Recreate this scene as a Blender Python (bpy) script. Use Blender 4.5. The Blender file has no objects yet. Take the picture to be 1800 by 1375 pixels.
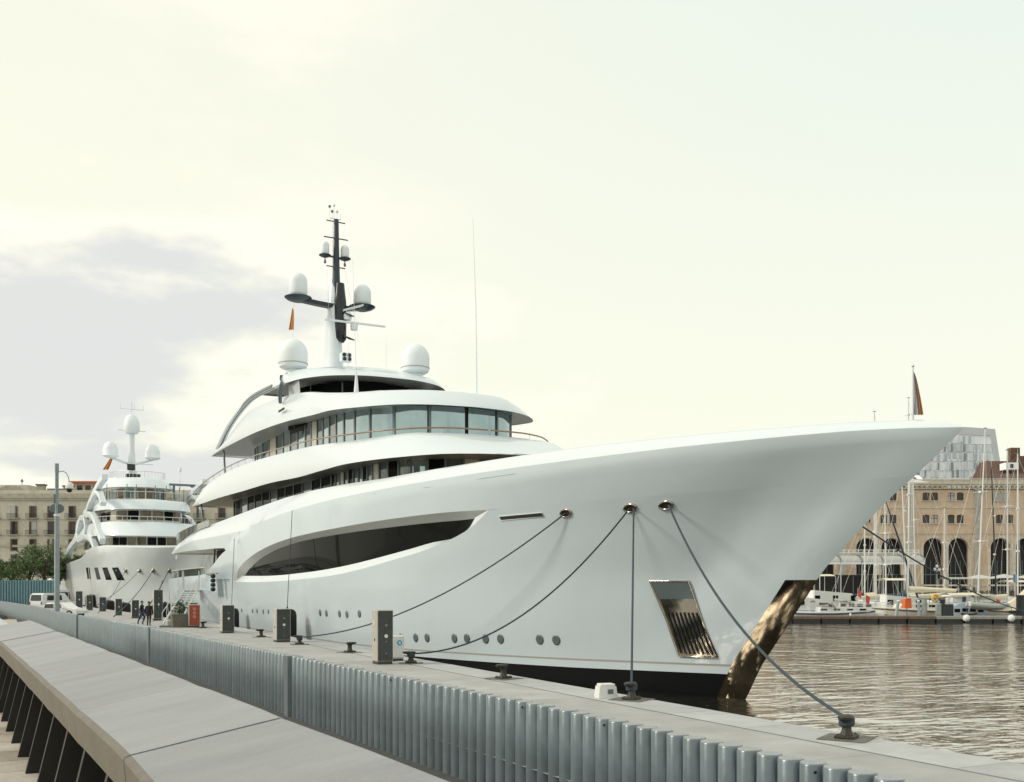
import bpy, bmesh, math, random
import numpy as np
from mathutils import Vector, Matrix
random.seed(7)
R = math.radians
SC = bpy.context.scene
COL = SC.collection

# ------------------------------------------------------------------ camera
F, CZ, HY = 1800.0, 4.0, 1030.0          # focal length in photo pixels, eye height above the water, horizon row
YAW = math.atan2(0.4472, 0.8944)
FW = np.array([math.sin(YAW), math.cos(YAW), 0.0]); RT = np.array([math.cos(YAW), -math.sin(YAW), 0.0])
UP = np.array([0, 0, 1.0]); CAM = np.array([0, 0, CZ])
cd = bpy.data.cameras.new('camera'); cam = bpy.data.objects.new('camera', cd); COL.objects.link(cam)
cam.location = (0, 0, CZ); cam.rotation_euler = (R(90), 0, -YAW)
cd.sensor_fit = 'HORIZONTAL'; cd.sensor_width = 36; cd.lens = 36
cd.shift_y = (HY - 687.5) / 1800; cd.clip_end = 6000; cd.clip_start = 0.1
SC.camera = cam

# ------------------------------------------------------------------ world
SUN_EL, SUN_AZ = 31.0, -70.0             # degrees; azimuth from +Y towards +X (the sun stands to the left, ahead of us)
w = bpy.data.worlds.new('World'); SC.world = w; w.use_nodes = True
nt = w.node_tree; nt.nodes.clear()
def N(t, **k):
    n = nt.nodes.new(t)
    for a, b in k.items(): setattr(n, a, b)
    return n
def L(a, b): nt.links.new(a, b)
out = N('ShaderNodeOutputWorld'); bg = N('ShaderNodeBackground'); L(bg.outputs[0], out.inputs[0])
BGS = 0.1
bg.inputs[1].default_value = BGS
sky = N('ShaderNodeTexSky', sky_type='NISHITA'); sky.sun_disc = False
sky.sun_elevation = R(SUN_EL); sky.sun_rotation = R(SUN_AZ); sky.altitude = 0; sky.air_density = 1.2; sky.dust_density = 2.5
tc = N('ShaderNodeTexCoord')
sep = N('ShaderNodeSeparateXYZ'); L(tc.outputs['Generated'], sep.inputs[0])
def math_n(op, a, b=None, clamp=False):
    m = N('ShaderNodeMath', operation=op); m.use_clamp = clamp
    for i, v in enumerate((a, b)):
        if v is None: continue
        if isinstance(v, (int, float)): m.inputs[i].default_value = v
        else: L(v, m.inputs[i])
    return m.outputs[0]
def mapr(v, a, b, c=0.0, d=1.0):
    m = N('ShaderNodeMapRange', interpolation_type='SMOOTHSTEP'); L(v, m.inputs[0])
    for i, x in enumerate((a, b, c, d)): m.inputs[i + 1].default_value = x
    return m.outputs[0]
def mixc(f, a, b):
    m = N('ShaderNodeMix', data_type='RGBA')
    if isinstance(f, (int, float)): m.inputs[0].default_value = f
    else: L(f, m.inputs[0])
    for i, v in ((6, a), (7, b)):
        if isinstance(v, tuple): m.inputs[i].default_value = (v[0] / BGS, v[1] / BGS, v[2] / BGS, 1)
        else: L(v, m.inputs[i])
    return m.outputs[2]
def dotv(v):
    m = N('ShaderNodeVectorMath', operation='DOT_PRODUCT'); L(tc.outputs['Generated'], m.inputs[0]); m.inputs[1].default_value = v
    return m.outputs['Value']
z = sep.outputs[2]; zc = math_n('MAXIMUM', z, 0.0)
side = dotv(tuple(RT))
# thin overcast veil: cream to the west, pale aqua to the east, brighter and warmer near the horizon
veil = mixc(mapr(side, -0.45, 0.6), (0.915, 0.915, 0.775), (0.775, 0.875, 0.815))
veil = mixc(mapr(zc, 0.05, 0.62), mixc(0.0, (0.955, 0.955, 0.80), (0, 0, 0)), veil)
# clouds
mp = N('ShaderNodeMapping'); L(tc.outputs['Generated'], mp.inputs[0]); mp.inputs['Scale'].default_value = (1, 1, 2.6)
mp.inputs['Location'].default_value = (3.1, 1.7, .4)
n1 = N('ShaderNodeTexNoise'); L(mp.outputs[0], n1.inputs[0]); n1.inputs['Scale'].default_value = 3.8; n1.inputs['Detail'].default_value = 7; n1.inputs['Roughness'].default_value = .56
n2 = N('ShaderNodeTexNoise'); L(mp.outputs[0], n2.inputs[0]); n2.inputs['Scale'].default_value = 2.2; n2.inputs['Detail'].default_value = 9; n2.inputs['Roughness'].default_value = .6
def bank(u, v, su, sv):
    """an elongated cloud bank centred in direction FW + u*RT + v*UP"""
    c = FW + u * RT + v * UP; c = c / np.linalg.norm(c)
    a = math_n('DIVIDE', math_n('SUBTRACT', dotv(tuple(RT)), float(c @ RT)), su)
    b = math_n('DIVIDE', math_n('SUBTRACT', z, float(c[2])), sv)
    f = math_n('MULTIPLY', math_n('SUBTRACT', dotv(tuple(FW)), 0), 1.0)
    d = math_n('SQRT', math_n('ADD', math_n('MULTIPLY', a, a), math_n('MULTIPLY', b, b)))
    return math_n('MULTIPLY', math_n('SUBTRACT', 1.0, d), mapr(f, 0.0, 0.25))
bk = math_n('MAXIMUM', bank(-.44, .225, .31, .105), math_n('MULTIPLY', bank(-.34, .115, .26, .035), .85))
bk = math_n('MAXIMUM', bk, -0.9)
den = math_n('ADD', math_n('MULTIPLY', math_n('SUBTRACT', n1.outputs[0], .5), 3.2), math_n('MULTIPLY', bk, 1.25))
gray = mapr(den, 0.10, 0.55)
edge = math_n('MULTIPLY', mapr(den, -0.45, 0.05), math_n('SUBTRACT', 1.0, mapr(den, 0.05, 0.35)))
hi = mapr(n2.outputs[0], .50, .66)
lft = mapr(side, .1, -.3)
s1 = mixc(math_n('MULTIPLY', hi, math_n('MULTIPLY', lft, .95)), veil, (1.03, 0.985, 0.85))
s1 = mixc(math_n('MULTIPLY', edge, .8), s1, (1.03, 1.0, 0.87))
s1 = mixc(math_n('MULTIPLY', gray, .9), s1, (0.72, 0.735, 0.73))
s1 = mixc(0.06, s1, sky.outputs[0])                                  # clear air between
# ground side of the sphere
s1 = mixc(mapr(z, -0.02, -0.2), s1, (0.35, 0.36, 0.35))
L(s1, bg.inputs[0])
sd = bpy.data.lights.new('sun', 'SUN'); sun = bpy.data.objects.new('sun', sd); COL.objects.link(sun)
sd.energy = 1.9; sd.angle = R(12); sd.color = (1.0, 0.92, 0.80)
dsun = Vector((math.sin(R(SUN_AZ)) * math.cos(R(SUN_EL)), math.cos(R(SUN_AZ)) * math.cos(R(SUN_EL)), math.sin(R(SUN_EL))))
sun.rotation_euler = dsun.to_track_quat('Z', 'Y').to_euler()
SC.view_settings.view_transform = 'Standard'; SC.view_settings.look = 'None'
SC.view_settings.exposure = 0.11; SC.view_settings.gamma = 1; SC.view_settings.use_curve_mapping = False

# ------------------------------------------------------------------ picture -> place helpers
def ray(x, y): return FW + RT * (x - 900) / F + UP * (HY - y) / F
def atD(x, y, D): return CAM + ray(x, y) * D
def atZ(x, y, Z):
    r = ray(x, y); return CAM + r * ((Z - CZ) / r[2])
def atX(x, y, X):
    r = ray(x, y); return CAM + r * (X / r[0])
def gp(x, D, Z):
    p = atD(x, HY, D); return (float(p[0]), float(p[1]), Z)

# ------------------------------------------------------------------ materials
MATS = {}
def mat(name, col, rough=.5, metal=0., var=0., vs=4., bump=0., bs=20., coat=0., col2=None, stretch=(1, 1, 1), trans=0., ior=1.5, spec=.5):
    if name in MATS: return MATS[name]
    m = bpy.data.materials.new(name); m.use_nodes = True; t = m.node_tree
    b = t.nodes['Principled BSDF']
    b.inputs['Base Color'].default_value = (*col, 1); b.inputs['Roughness'].default_value = rough; b.inputs['Metallic'].default_value = metal
    b.inputs['Coat Weight'].default_value = coat; b.inputs['Transmission Weight'].default_value = trans; b.inputs['Specular IOR Level'].default_value = spec; b.inputs['IOR'].default_value = ior
    if var or bump:
        tcn = t.nodes.new('ShaderNodeTexCoord'); mp = t.nodes.new('ShaderNodeMapping'); t.links.new(tcn.outputs['Object'], mp.inputs[0])
        mp.inputs['Scale'].default_value = stretch
    if var:
        n = t.nodes.new('ShaderNodeTexNoise'); t.links.new(mp.outputs[0], n.inputs[0]); n.inputs['Scale'].default_value = vs
        n.inputs['Detail'].default_value = 6; n.inputs['Roughness'].default_value = .65
        mx = t.nodes.new('ShaderNodeMix'); mx.data_type = 'RGBA'
        mr = t.nodes.new('ShaderNodeMapRange'); t.links.new(n.outputs[0], mr.inputs[0]); mr.inputs[1].default_value = .3; mr.inputs[2].default_value = .7
        c2 = col2 or tuple(c * (1 - var) for c in col); c1 = col if col2 else tuple(min(1, c * (1 + var)) for c in col)
        mx.inputs[6].default_value = (*c1, 1); mx.inputs[7].default_value = (*c2, 1)
        t.links.new(mr.outputs[0], mx.inputs[0]); t.links.new(mx.outputs[2], b.inputs['Base Color'])
    if bump:
        n = t.nodes.new('ShaderNodeTexNoise'); t.links.new(mp.outputs[0], n.inputs[0]); n.inputs['Scale'].default_value = bs; n.inputs['Detail'].default_value = 4
        bp = t.nodes.new('ShaderNodeBump'); bp.inputs['Strength'].default_value = bump; bp.inputs['Distance'].default_value = .02
        t.links.new(n.outputs[0], bp.inputs['Height']); t.links.new(bp.outputs[0], b.inputs['Normal'])
    MATS[name] = m; return m
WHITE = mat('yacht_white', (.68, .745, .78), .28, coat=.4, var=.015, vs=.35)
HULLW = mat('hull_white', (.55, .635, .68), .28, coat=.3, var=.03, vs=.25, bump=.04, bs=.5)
CREAM = mat('cream_gelcoat', (.70, .68, .60), .35, coat=.3, var=.04, vs=.5)
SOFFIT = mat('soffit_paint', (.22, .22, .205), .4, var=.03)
BOOT = mat('boot_top_black', (.004, .005, .006), .6, spec=.12)
STRIPE = mat('stripe_grey', (.33, .33, .29), .4)
CHROME = mat('polished_steel', (.48, .43, .35), .12, 1.0, var=.05, vs=2, bump=.08, bs=3)
STEELP = mat('mirror_plate', (.18, .15, .105), .10, 1.0, var=.4, vs=1.0, bump=.25, bs=1.3)
BLACK = mat('black_paint', (.012, .018, .022), .3)
MASTB = mat('mast_blue_black', (.02, .035, .05), .35)
GLASSD = mat('dark_glass', (.010, .011, .010), .03, 0., ior=1.12, spec=.2)
GLASSL = mat('tinted_glass', (.34, .45, .48), .04, .75, var=.10, vs=.8)
GLASSM = mat('smoke_glass', (.14, .17, .17), .05, .55, var=.5, vs=1.2, stretch=(1, 1, .15))
FRAMEG = mat('grey_frame', (.14, .18, .19), .35, .3)
WOOD = mat('varnished_teak', (.24, .13, .06), .3, var=.2, vs=8, coat=.5)
TEAK = mat('teak_deck', (.36, .27, .18), .6, var=.15, vs=10)
DOME = mat('dome_white', (.78, .84, .87), .5)
RUBBER = mat('fender_rubber', (.012, .012, .013), .75, bump=.3, bs=9)
ROPE = mat('mooring_rope', (.045, .065, .08), .85, var=.3, vs=30, bump=.5, bs=60)
IRON = mat('cast_iron', (.055, .052, .045), .5, .5, var=.4, vs=14, bump=.6, bs=30)
RUSTY = mat('steel_plate_weathered', (.16, .145, .12), .6, .3, var=.4, vs=5, bump=.4, bs=20)
TUBE = mat('galvanised_tube', (.155, .195, .215), .29, .35, var=.18, vs=3.5, bump=.12, bs=12, stretch=(1, 1, .5))
TUBEC = mat('tube_cap', (.34, .36, .37), .5, .2, var=.12, vs=10)  # paler than the tubes: sky light on their tops put into the colour
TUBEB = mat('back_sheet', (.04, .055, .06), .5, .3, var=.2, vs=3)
CONC = mat('quay_concrete', (.44, .44, .43), .85, var=.16, col2=(.33, .33, .32), vs=.8, bump=.35, bs=25)
COPE = mat('coping_stone', (.47, .48, .48), .8, var=.14, col2=(.37, .375, .375), vs=1.2, bump=.3, bs=22)
GROOVE = mat('cable_groove', (.17, .18, .185), .8, var=.15)
BENCHM = mat('bench_top_panel', (.285, .29, .30), .42, .15, var=.16, vs=1.1, bump=.25, bs=45, stretch=(.6, 2.5, 1))
BENCHF = mat('bench_fascia_panel', (.15, .135, .11), .55, .1, var=.14, vs=3, bump=.3, bs=30)
FINM = mat('black_steel_fin', (.018, .017, .015), .5, .2, var=.3, vs=3)
PAVE = mat('promenade_stone', (.40, .36, .30), .85, var=.2, vs=3, bump=.4, bs=20)
DARKG = mat('lower_path_asphalt', (.07, .07, .07), .9, var=.2, vs=3)
TAN = mat('pedestal_tan', (.50, .475, .42), .45, .15, var=.12, vs=3)
PDARK = mat('pedestal_dark', (.05, .058, .055), .5, .1, var=.25, vs=5)
REDP = mat('hydrant_red', (.33, .07, .035), .5, var=.15, vs=5)
OFFW = mat('off_white_plastic', (.72, .73, .71), .5, var=.04)
BLUEB = mat('blue_badge', (.04, .35, .55), .4)
BRICK = mat('warehouse_brick', (.44, .28, .17), .9, var=.0, bump=.4, bs=6, col2=None)
STONE = mat('warehouse_stone', (.50, .46, .38), .85, var=.2, vs=1.2)
DARKIN = mat('dark_interior', (.022, .02, .018), .8)
WINDK = mat('old_window_glass', (.035, .035, .035), .12, var=.5, vs=1.)
WBLD = mat('white_cladding', (.84, .87, .90), .6, var=.05, vs=.2)
WBLDG = mat('grey_cladding', (.55, .58, .61), .6, var=.05, vs=.2)
STUCCO = mat('stucco_cream', (.52, .49, .40), .9, var=.15, vs=.5)
STUCD = mat('stucco_cornice', (.38, .36, .29), .9, var=.2, vs=1.2)
SHUT = mat('brown_shutter', (.10, .065, .045), .7, var=.2)
ROOFB = mat('roof_tile_brown', (.12, .07, .05), .85, var=.3, vs=2.5)
ORANGE = mat('orange_plastic', (.75, .14, .02), .4)
YELLOW = mat('yellow_plastic', (.80, .42, .03), .4)
CANVAS = mat('cream_canvas', (.68, .62, .48), .8, var=.08, vs=3, bump=.3, bs=6)
CANVASG = mat('grey_canvas', (.36, .36, .32), .8, var=.15, vs=3, bump=.3, bs=6)
TENTW = mat('tent_white', (.72, .74, .76), .7)
ALU = mat('alu_mast', (.66, .67, .66), .35, .3)
DECKB = mat('pontoon_timber', (.16, .11, .08), .8, var=.3, vs=4)
NAVY = mat('navy_canvas', (.02, .035, .07), .7)
BARK = mat('bark', (.07, .055, .04), .9, var=.3, vs=5, bump=.6, bs=10)
LEAF = mat('plane_tree_leaf', (.10, .145, .05), .6, var=.45, vs=1.5)
LEAF2 = mat('planter_leaf', (.05, .08, .03), .6, var=.4, vs=8)
CLOTH = mat('dark_cloth', (.015, .015, .018), .9)
DENIM = mat('jeans', (.03, .045, .08), .9)
WHCL = mat('white_cloth', (.6, .6, .58), .9)
REDC = mat('red_cloth', (.45, .03, .03), .8)
SKIN = mat('skin', (.45, .27, .19), .6)
HAIR = mat('hair', (.03, .02, .015), .7)
TYRE = mat('tyre', (.015, .015, .015), .8)
CARW = mat('car_paint_white', (.70, .71, .70), .25, coat=1.)
CARG = mat('car_glass', (.02, .025, .025), .05, coat=.5)
LAMPR = mat('tail_lamp', (.35, .02, .015), .2)
HIDE = mat('lamp_grey', (.30, .35, .37), .45, .3, var=.1, vs=3)
FRED = mat('flag_red', (.48, .06, .04), .7); FBLUE = mat('flag_blue', (.03, .05, .20), .7); FYEL = mat('flag_yellow', (.72, .42, .03), .7); FORG = mat('flag_faded_orange', (.50, .19, .08), .7)
def rand_tint(m, lo, hi):
    t = m.node_tree; b = t.nodes['Principled BSDF']; oi = t.nodes.new('ShaderNodeObjectInfo'); mr = t.nodes.new('ShaderNodeMapRange')
    t.links.new(oi.outputs['Random'], mr.inputs[0]); mr.inputs[3].default_value = lo; mr.inputs[4].default_value = hi
    mx = t.nodes.new('ShaderNodeVectorMath'); mx.operation = 'SCALE'; src = b.inputs['Base Color'].links[0].from_socket
    t.links.new(src, mx.inputs[0]); t.links.new(mr.outputs[0], mx.inputs['Scale']); t.links.new(mx.outputs[0], b.inputs['Base Color'])
rand_tint(TUBE, .98, 1.22); rand_tint(COPE, .90, 1.06); rand_tint(CONC, .93, 1.05); rand_tint(BENCHM, .93, 1.06); rand_tint(STONE, .8, 1.15); rand_tint(TAN, .9, 1.1)
def brick_nodes(m, scale, c1, c2, mortar):
    t = m.node_tree; b = t.nodes['Principled BSDF']
    tcn = t.nodes.new('ShaderNodeTexCoord'); mp = t.nodes.new('ShaderNodeMapping'); t.links.new(tcn.outputs['Object'], mp.inputs[0])
    mp.inputs['Rotation'].default_value = (R(-90), 0, 0)
    bt = t.nodes.new('ShaderNodeTexBrick'); t.links.new(mp.outputs[0], bt.inputs[0]); bt.inputs['Scale'].default_value = scale
    bt.inputs['Color1'].default_value = (*c1, 1); bt.inputs['Color2'].default_value = (*c2, 1); bt.inputs['Mortar'].default_value = (*mortar, 1)
    n = t.nodes.new('ShaderNodeTexNoise'); t.links.new(tcn.outputs['Object'], n.inputs[0]); n.inputs['Scale'].default_value = .55; n.inputs['Detail'].default_value = 8; n.inputs['Roughness'].default_value = .7
    mr = t.nodes.new('ShaderNodeMapRange'); t.links.new(n.outputs[0], mr.inputs[0]); mr.inputs[1].default_value = .35; mr.inputs[2].default_value = .68
    mx = t.nodes.new('ShaderNodeMix'); mx.data_type = 'RGBA'; t.links.new(mr.outputs[0], mx.inputs[0]); t.links.new(bt.outputs[0], mx.inputs[6])
    mx.inputs[7].default_value = (.58, .49, .37, 1)
    t.links.new(mx.outputs[2], b.inputs['Base Color'])
brick_nodes(BRICK, 1.6, (.60, .37, .25), (.44, .32, .22), (.52, .45, .36))

# ------------------------------------------------------------------ mesh helpers
class MB:
    def __init__(s): s.v = []; s.f = []; s.sm = []
    def add(s, vs, fs, smooth=False):
        o = len(s.v); s.v += [tuple(map(float, p)) for p in vs]
        for f in fs: s.f.append(tuple(i + o for i in f)); s.sm.append(smooth)
        return s
    def box(s, c, d, rz=0., taper=1., shx=0.):
        x, y, z = (q / 2 for q in d); cs, sn = math.cos(rz), math.sin(rz); vs = []
        for k, zz in ((1, -z), (taper, z)):
            for a, b in ((-x, -y), (x, -y), (x, y), (-x, y)):
                a2 = a * k + (shx if zz > 0 else 0); b2 = b * k
                vs.append((c[0] + a2 * cs - b2 * sn, c[1] + a2 * sn + b2 * cs, c[2] + zz))
        return s.add(vs, [(0, 3, 2, 1), (4, 5, 6, 7), (0, 1, 5, 4), (1, 2, 6, 5), (2, 3, 7, 6), (3, 0, 4, 7)])
    def bev(s, c, d, rz=0., r=.03):
        """box with chamfered edges"""
        x, y, z = (q / 2 for q in d); r = min(r, x * .45, y * .45, z * .45); cs, sn = math.cos(rz), math.sin(rz); rings = []
        for zz, i in ((-z, r), (-z + r, 0), (z - r, 0), (z, r)):
            a, b = x - i, y - i; rr = r if i == 0 else r * .6
            rings.append([(a - rr, -b), (a, -b + rr), (a, b - rr), (a - rr, b), (-a + rr, b), (-a, b - rr), (-a, -b + rr), (-a + rr, -b)])
        vs = []
        for (zz, _), rg in zip(((-z, 0), (-z + r, 0), (z - r, 0), (z, 0)), rings):
            for a, b in rg: vs.append((c[0] + a * cs - b * sn, c[1] + a * sn + b * cs, c[2] + zz))
        fs = [tuple(reversed(range(8))), tuple(range(24, 32))]
        for k in range(3):
            for i in range(8): fs.append((k * 8 + i, k * 8 + (i + 1) % 8, k * 8 + 8 + (i + 1) % 8, k * 8 + 8 + i))
        return s.add(vs, fs)
    def cyl(s, a, b, r0, r1=None, n=10, caps=True, smooth=True):
        r1 = r0 if r1 is None else r1; a = Vector(a); b = Vector(b); d = (b - a)
        if d.length < 1e-6: return s
        q = d.to_track_quat('Z', 'Y'); vs = []
        for p, r in ((a, r0), (b, r1)):
            for i in range(n): vs.append(p + q @ Vector((r * math.cos(2 * math.pi * i / n), r * math.sin(2 * math.pi * i / n), 0)))
        s.add(vs, [(i, (i + 1) % n, n + (i + 1) % n, n + i) for i in range(n)], smooth)
        if caps: s.add(vs, [tuple(reversed(range(n))), tuple(range(n, 2 * n))])
        return s
    def tube(s, pts, r, n=6, caps=True):
        pts = [Vector(p) for p in pts]; rr = r if isinstance(r, (list, tuple)) else [r] * len(pts); vs = []; up = Vector((0, 0, 1))
        for i, p in enumerate(pts):
            d = (pts[min(i + 1, len(pts) - 1)] - pts[max(i - 1, 0)]).normalized()
            a = d.cross(up if abs(d.z) < .95 else Vector((1, 0, 0))).normalized(); b = a.cross(d)
            for k in range(n):
                t = 2 * math.pi * k / n; vs.append(p + a * rr[i] * math.cos(t) + b * rr[i] * math.sin(t))
        fs = [(i * n + k, i * n + n + k, i * n + n + (k + 1) % n, i * n + (k + 1) % n) for i in range(len(pts) - 1) for k in range(n)]
        s.add(vs, fs, True)
        if caps: s.add(vs, [tuple(range(n)), tuple(reversed(range(len(vs) - n, len(vs))))])
        return s
    def lathe(s, prof, c=(0, 0, 0), n=24, sx=1., sy=1., smooth=True, axis=None):
        q = Vector(axis).to_track_quat('Z', 'Y') if axis is not None else None; vs = []
        for r, z in prof:
            for i in range(n):
                p = Vector((sx * r * math.cos(2 * math.pi * i / n), sy * r * math.sin(2 * math.pi * i / n), z))
                if q: p = q @ p
                vs.append(p + Vector(c))
        m = len(prof)
        s.add(vs, [(k * n + i, k * n + (i + 1) % n, k * n + n + (i + 1) % n, k * n + n + i) for k in range(m - 1) for i in range(n)], smooth)
        return s.add(vs, [tuple(reversed(range(n))), tuple(range((m - 1) * n, m * n))])
    def grid(s, rows, smooth=True, close=False, flip=False):
        m, n = len(rows), len(rows[0]); vs = [p for r in rows for p in r]; fs = []
        for i in range(m - 1):
            for k in range(n if close else n - 1):
                a, b, c, d = i * n + k, i * n + (k + 1) % n, (i + 1) * n + (k + 1) % n, (i + 1) * n + k
                fs.append((a, d, c, b) if flip else (a, b, c, d))
        return s.add(vs, fs, smooth)
    def prism(s, poly, axis, a, b):
        """extrude 2-D polygon: axis 'x' -> poly is (y,z); 'y' -> (x,z); 'z' -> (x,y)"""
        def P(u, v, t): return {'x': (t, u, v), 'y': (u, t, v), 'z': (u, v, t)}[axis]
        n = len(poly); vs = [P(u, v, a) for u, v in poly] + [P(u, v, b) for u, v in poly]
        return s.add(vs, [tuple(range(n)), tuple(reversed(range(n, 2 * n)))] + [(i, n + i, n + (i + 1) % n, (i + 1) % n) for i in range(n)])
    def mesh(s, name, m, weld=False, sharp=None):
        me = bpy.data.meshes.new(name); me.from_pydata(s.v, [], s.f); me.polygons.foreach_set('use_smooth', s.sm)
        if m: me.materials.append(m)
        bm = bmesh.new(); bm.from_mesh(me)
        if weld:
            bmesh.ops.remove_doubles(bm, verts=bm.verts, dist=1e-4)
            bmesh.ops.dissolve_degenerate(bm, edges=bm.edges, dist=1e-4)
        bmesh.ops.recalc_face_normals(bm, faces=bm.faces)
        bm.to_mesh(me); bm.free()
        if sharp: me.set_sharp_from_angle(angle=R(sharp))
        me.update(); return me
    def build(s, name, m, parent=None, loc=None, weld=False, sharp=None, label=None):
        o = bpy.data.objects.new(name, s.mesh(name, m, weld, sharp)); COL.objects.link(o)
        if parent: o.parent = parent
        if loc is not None: o.location = loc
        if label: o['label'] = label
        return o
def tag(o, label, cat, group=None):
    o['label'] = label; o['category'] = cat
    if group: o['group'] = group
    return o
def thing(name, label, cat, loc=(0, 0, 0), rz=0., group=None):
    o = bpy.data.objects.new(name, None); COL.objects.link(o); o.location = loc; o.rotation_euler = (0, 0, rz); o.empty_display_size = .3
    return tag(o, label, cat, group)
def struct(o): o['kind'] = 'structure'; return o
def stuff(o): o['kind'] = 'stuff'; return o
def dup(root, loc, rz=None, label=None, group=None, scale=None):
    r = root.copy(); COL.objects.link(r); r.location = loc
    if rz is not None: r.rotation_euler = (0, 0, rz)
    if label: r['label'] = label
    if group: r['group'] = group
    if scale: r.scale = scale
    for ch in list(root.children):
        c = ch.copy(); COL.objects.link(c); c.parent = r
        for g in list(ch.children):
            d = g.copy(); COL.objects.link(d); d.parent = c
    return r
def inst(o, parent, loc, rz=0.):
    c = o.copy(); COL.objects.link(c); c.parent = parent; c.location = loc; c.rotation_euler = (0, 0, rz); return c
def cat_rom(P, n):
    """smooth curve through points P, n samples, evenly by chord length"""
    P = [np.array(p, float) for p in P]; d = [0]
    for a, b in zip(P, P[1:]): d.append(d[-1] + max(np.linalg.norm(b - a), 1e-6))
    d = np.array(d); P = np.array(P); m = np.zeros_like(P)
    for i in range(len(P)):
        if i == 0: m[i] = (P[1] - P[0]) / (d[1] - d[0])
        elif i == len(P) - 1: m[i] = (P[-1] - P[-2]) / (d[-1] - d[-2])
        else: m[i] = ((P[i + 1] - P[i]) / (d[i + 1] - d[i]) * (d[i] - d[i - 1]) + (P[i] - P[i - 1]) / (d[i] - d[i - 1]) * (d[i + 1] - d[i])) / (d[i + 1] - d[i - 1])
    out = []
    for u in np.linspace(0, d[-1], n):
        i = min(int(np.searchsorted(d, u, side='right')) - 1, len(P) - 2); h = d[i + 1] - d[i]; t = (u - d[i]) / h
        out.append((2*t**3-3*t**2+1)*P[i] + (t**3-2*t**2+t)*h*m[i] + (-2*t**3+3*t**2)*P[i+1] + (t**3-t**2)*h*m[i+1])
    return out
def catenary(a, b, sag, n=24):
    a = Vector(a); b = Vector(b)
    return [a.lerp(b, t) - Vector((0, 0, sag * 4 * t * (1 - t))) for t in [i / (n - 1) for i in range(n)]]


# ================================================================== SETTING
# water
wm = bpy.data.materials.new('harbour_water'); wm.use_nodes = True; t = wm.node_tree; b = t.nodes['Principled BSDF']
b.inputs['Base Color'].default_value = (.03, .032, .028, 1); b.inputs['Roughness'].default_value = .03; b.inputs['IOR'].default_value = 1.4
tcn = t.nodes.new('ShaderNodeTexCoord')
def wnoise(rot, sx, sy, scale, det, amp):
    mp = t.nodes.new('ShaderNodeMapping'); t.links.new(tcn.outputs['Object'], mp.inputs[0]); mp.inputs['Rotation'].default_value = (0, 0, rot); mp.inputs['Scale'].default_value = (sx, sy, 1)
    n = t.nodes.new('ShaderNodeTexNoise'); t.links.new(mp.outputs[0], n.inputs[0]); n.inputs['Scale'].default_value = scale; n.inputs['Detail'].default_value = det; n.inputs['Roughness'].default_value = .5
    m = t.nodes.new('ShaderNodeMath'); m.operation = 'MULTIPLY'; t.links.new(n.outputs[0], m.inputs[0]); m.inputs[1].default_value = amp; return m.outputs[0]
a1 = wnoise(YAW, .55, 1.3, 1.0, 2, 1.0); a2 = wnoise(YAW + .5, .7, 1.2, 2.6, 2, .28); a3 = wnoise(YAW - .4, 1, 1, .22, 1, 1.6)
s_ = t.nodes.new('ShaderNodeMath'); s_.operation = 'ADD'; t.links.new(a1, s_.inputs[0]); t.links.new(a2, s_.inputs[1])
s2_ = t.nodes.new('ShaderNodeMath'); s2_.operation = 'ADD'; t.links.new(s_.outputs[0], s2_.inputs[0]); t.links.new(a3, s2_.inputs[1])
bp = t.nodes.new('ShaderNodeBump'); bp.inputs['Strength'].default_value = 1.0; bp.inputs['Distance'].default_value = .09
t.links.new(s2_.outputs[0], bp.inputs['Height']); t.links.new(bp.outputs[0], b.inputs['Normal'])
gl_ = t.nodes.new('ShaderNodeBsdfGlossy'); gl_.inputs['Color'].default_value = (.97, .94, .90, 1); gl_.inputs['Roughness'].default_value = .03; t.links.new(bp.outputs[0], gl_.inputs['Normal'])
mx_ = t.nodes.new('ShaderNodeMixShader'); lw_ = t.nodes.new('ShaderNodeLayerWeight'); lw_.inputs[0].default_value = .5; pw3 = t.nodes.new('ShaderNodeMath'); pw3.operation = 'POWER'; t.links.new(lw_.outputs['Facing'], pw3.inputs[0]); pw3.inputs[1].default_value = 3.6; t.links.new(pw3.outputs[0], mx_.inputs[0]); t.links.new(b.outputs[0], mx_.inputs[1]); t.links.new(gl_.outputs[0], mx_.inputs[2]); t.links.new(mx_.outputs[0], t.nodes['Material Output'].inputs['Surface'])
struct(MB().add([(-900, -300, 0), (1500, -300, 0), (1500, 1500, 0), (-900, 1500, 0)], [(0, 1, 2, 3)]).build('water', wm))

def edge_x(s):                                   # quay edge, bending gently left far along
    return float(np.interp(s, [-50, 80, 100, 140, 200, 260], [14.9, 14.9, 13.5, 11.6, 8.0, 4.4]))
def wall_x(s):
    return float(np.interp(s, [-20, 0, 14, 27, 51.6, 83, 105, 141, 160], [7.95, 7.92, 7.74, 7.1, 6.1, 3.8, 2.9, .4, -1.0]))
QZ = 1.1
SS = list(np.arange(-12, 80.1, 4.0)) + [90, 100, 110, 120, 130, 140, 150, 170, 200, 236]
rows = []
for s in SS:
    e = edge_x(s) - .02; rows.append([(wall_x(s) - .1, s, QZ - .03), (e, s, QZ - .03), (e, s, -3)])
quay = struct(MB().grid(rows, smooth=False).build('quay', CONC))
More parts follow.
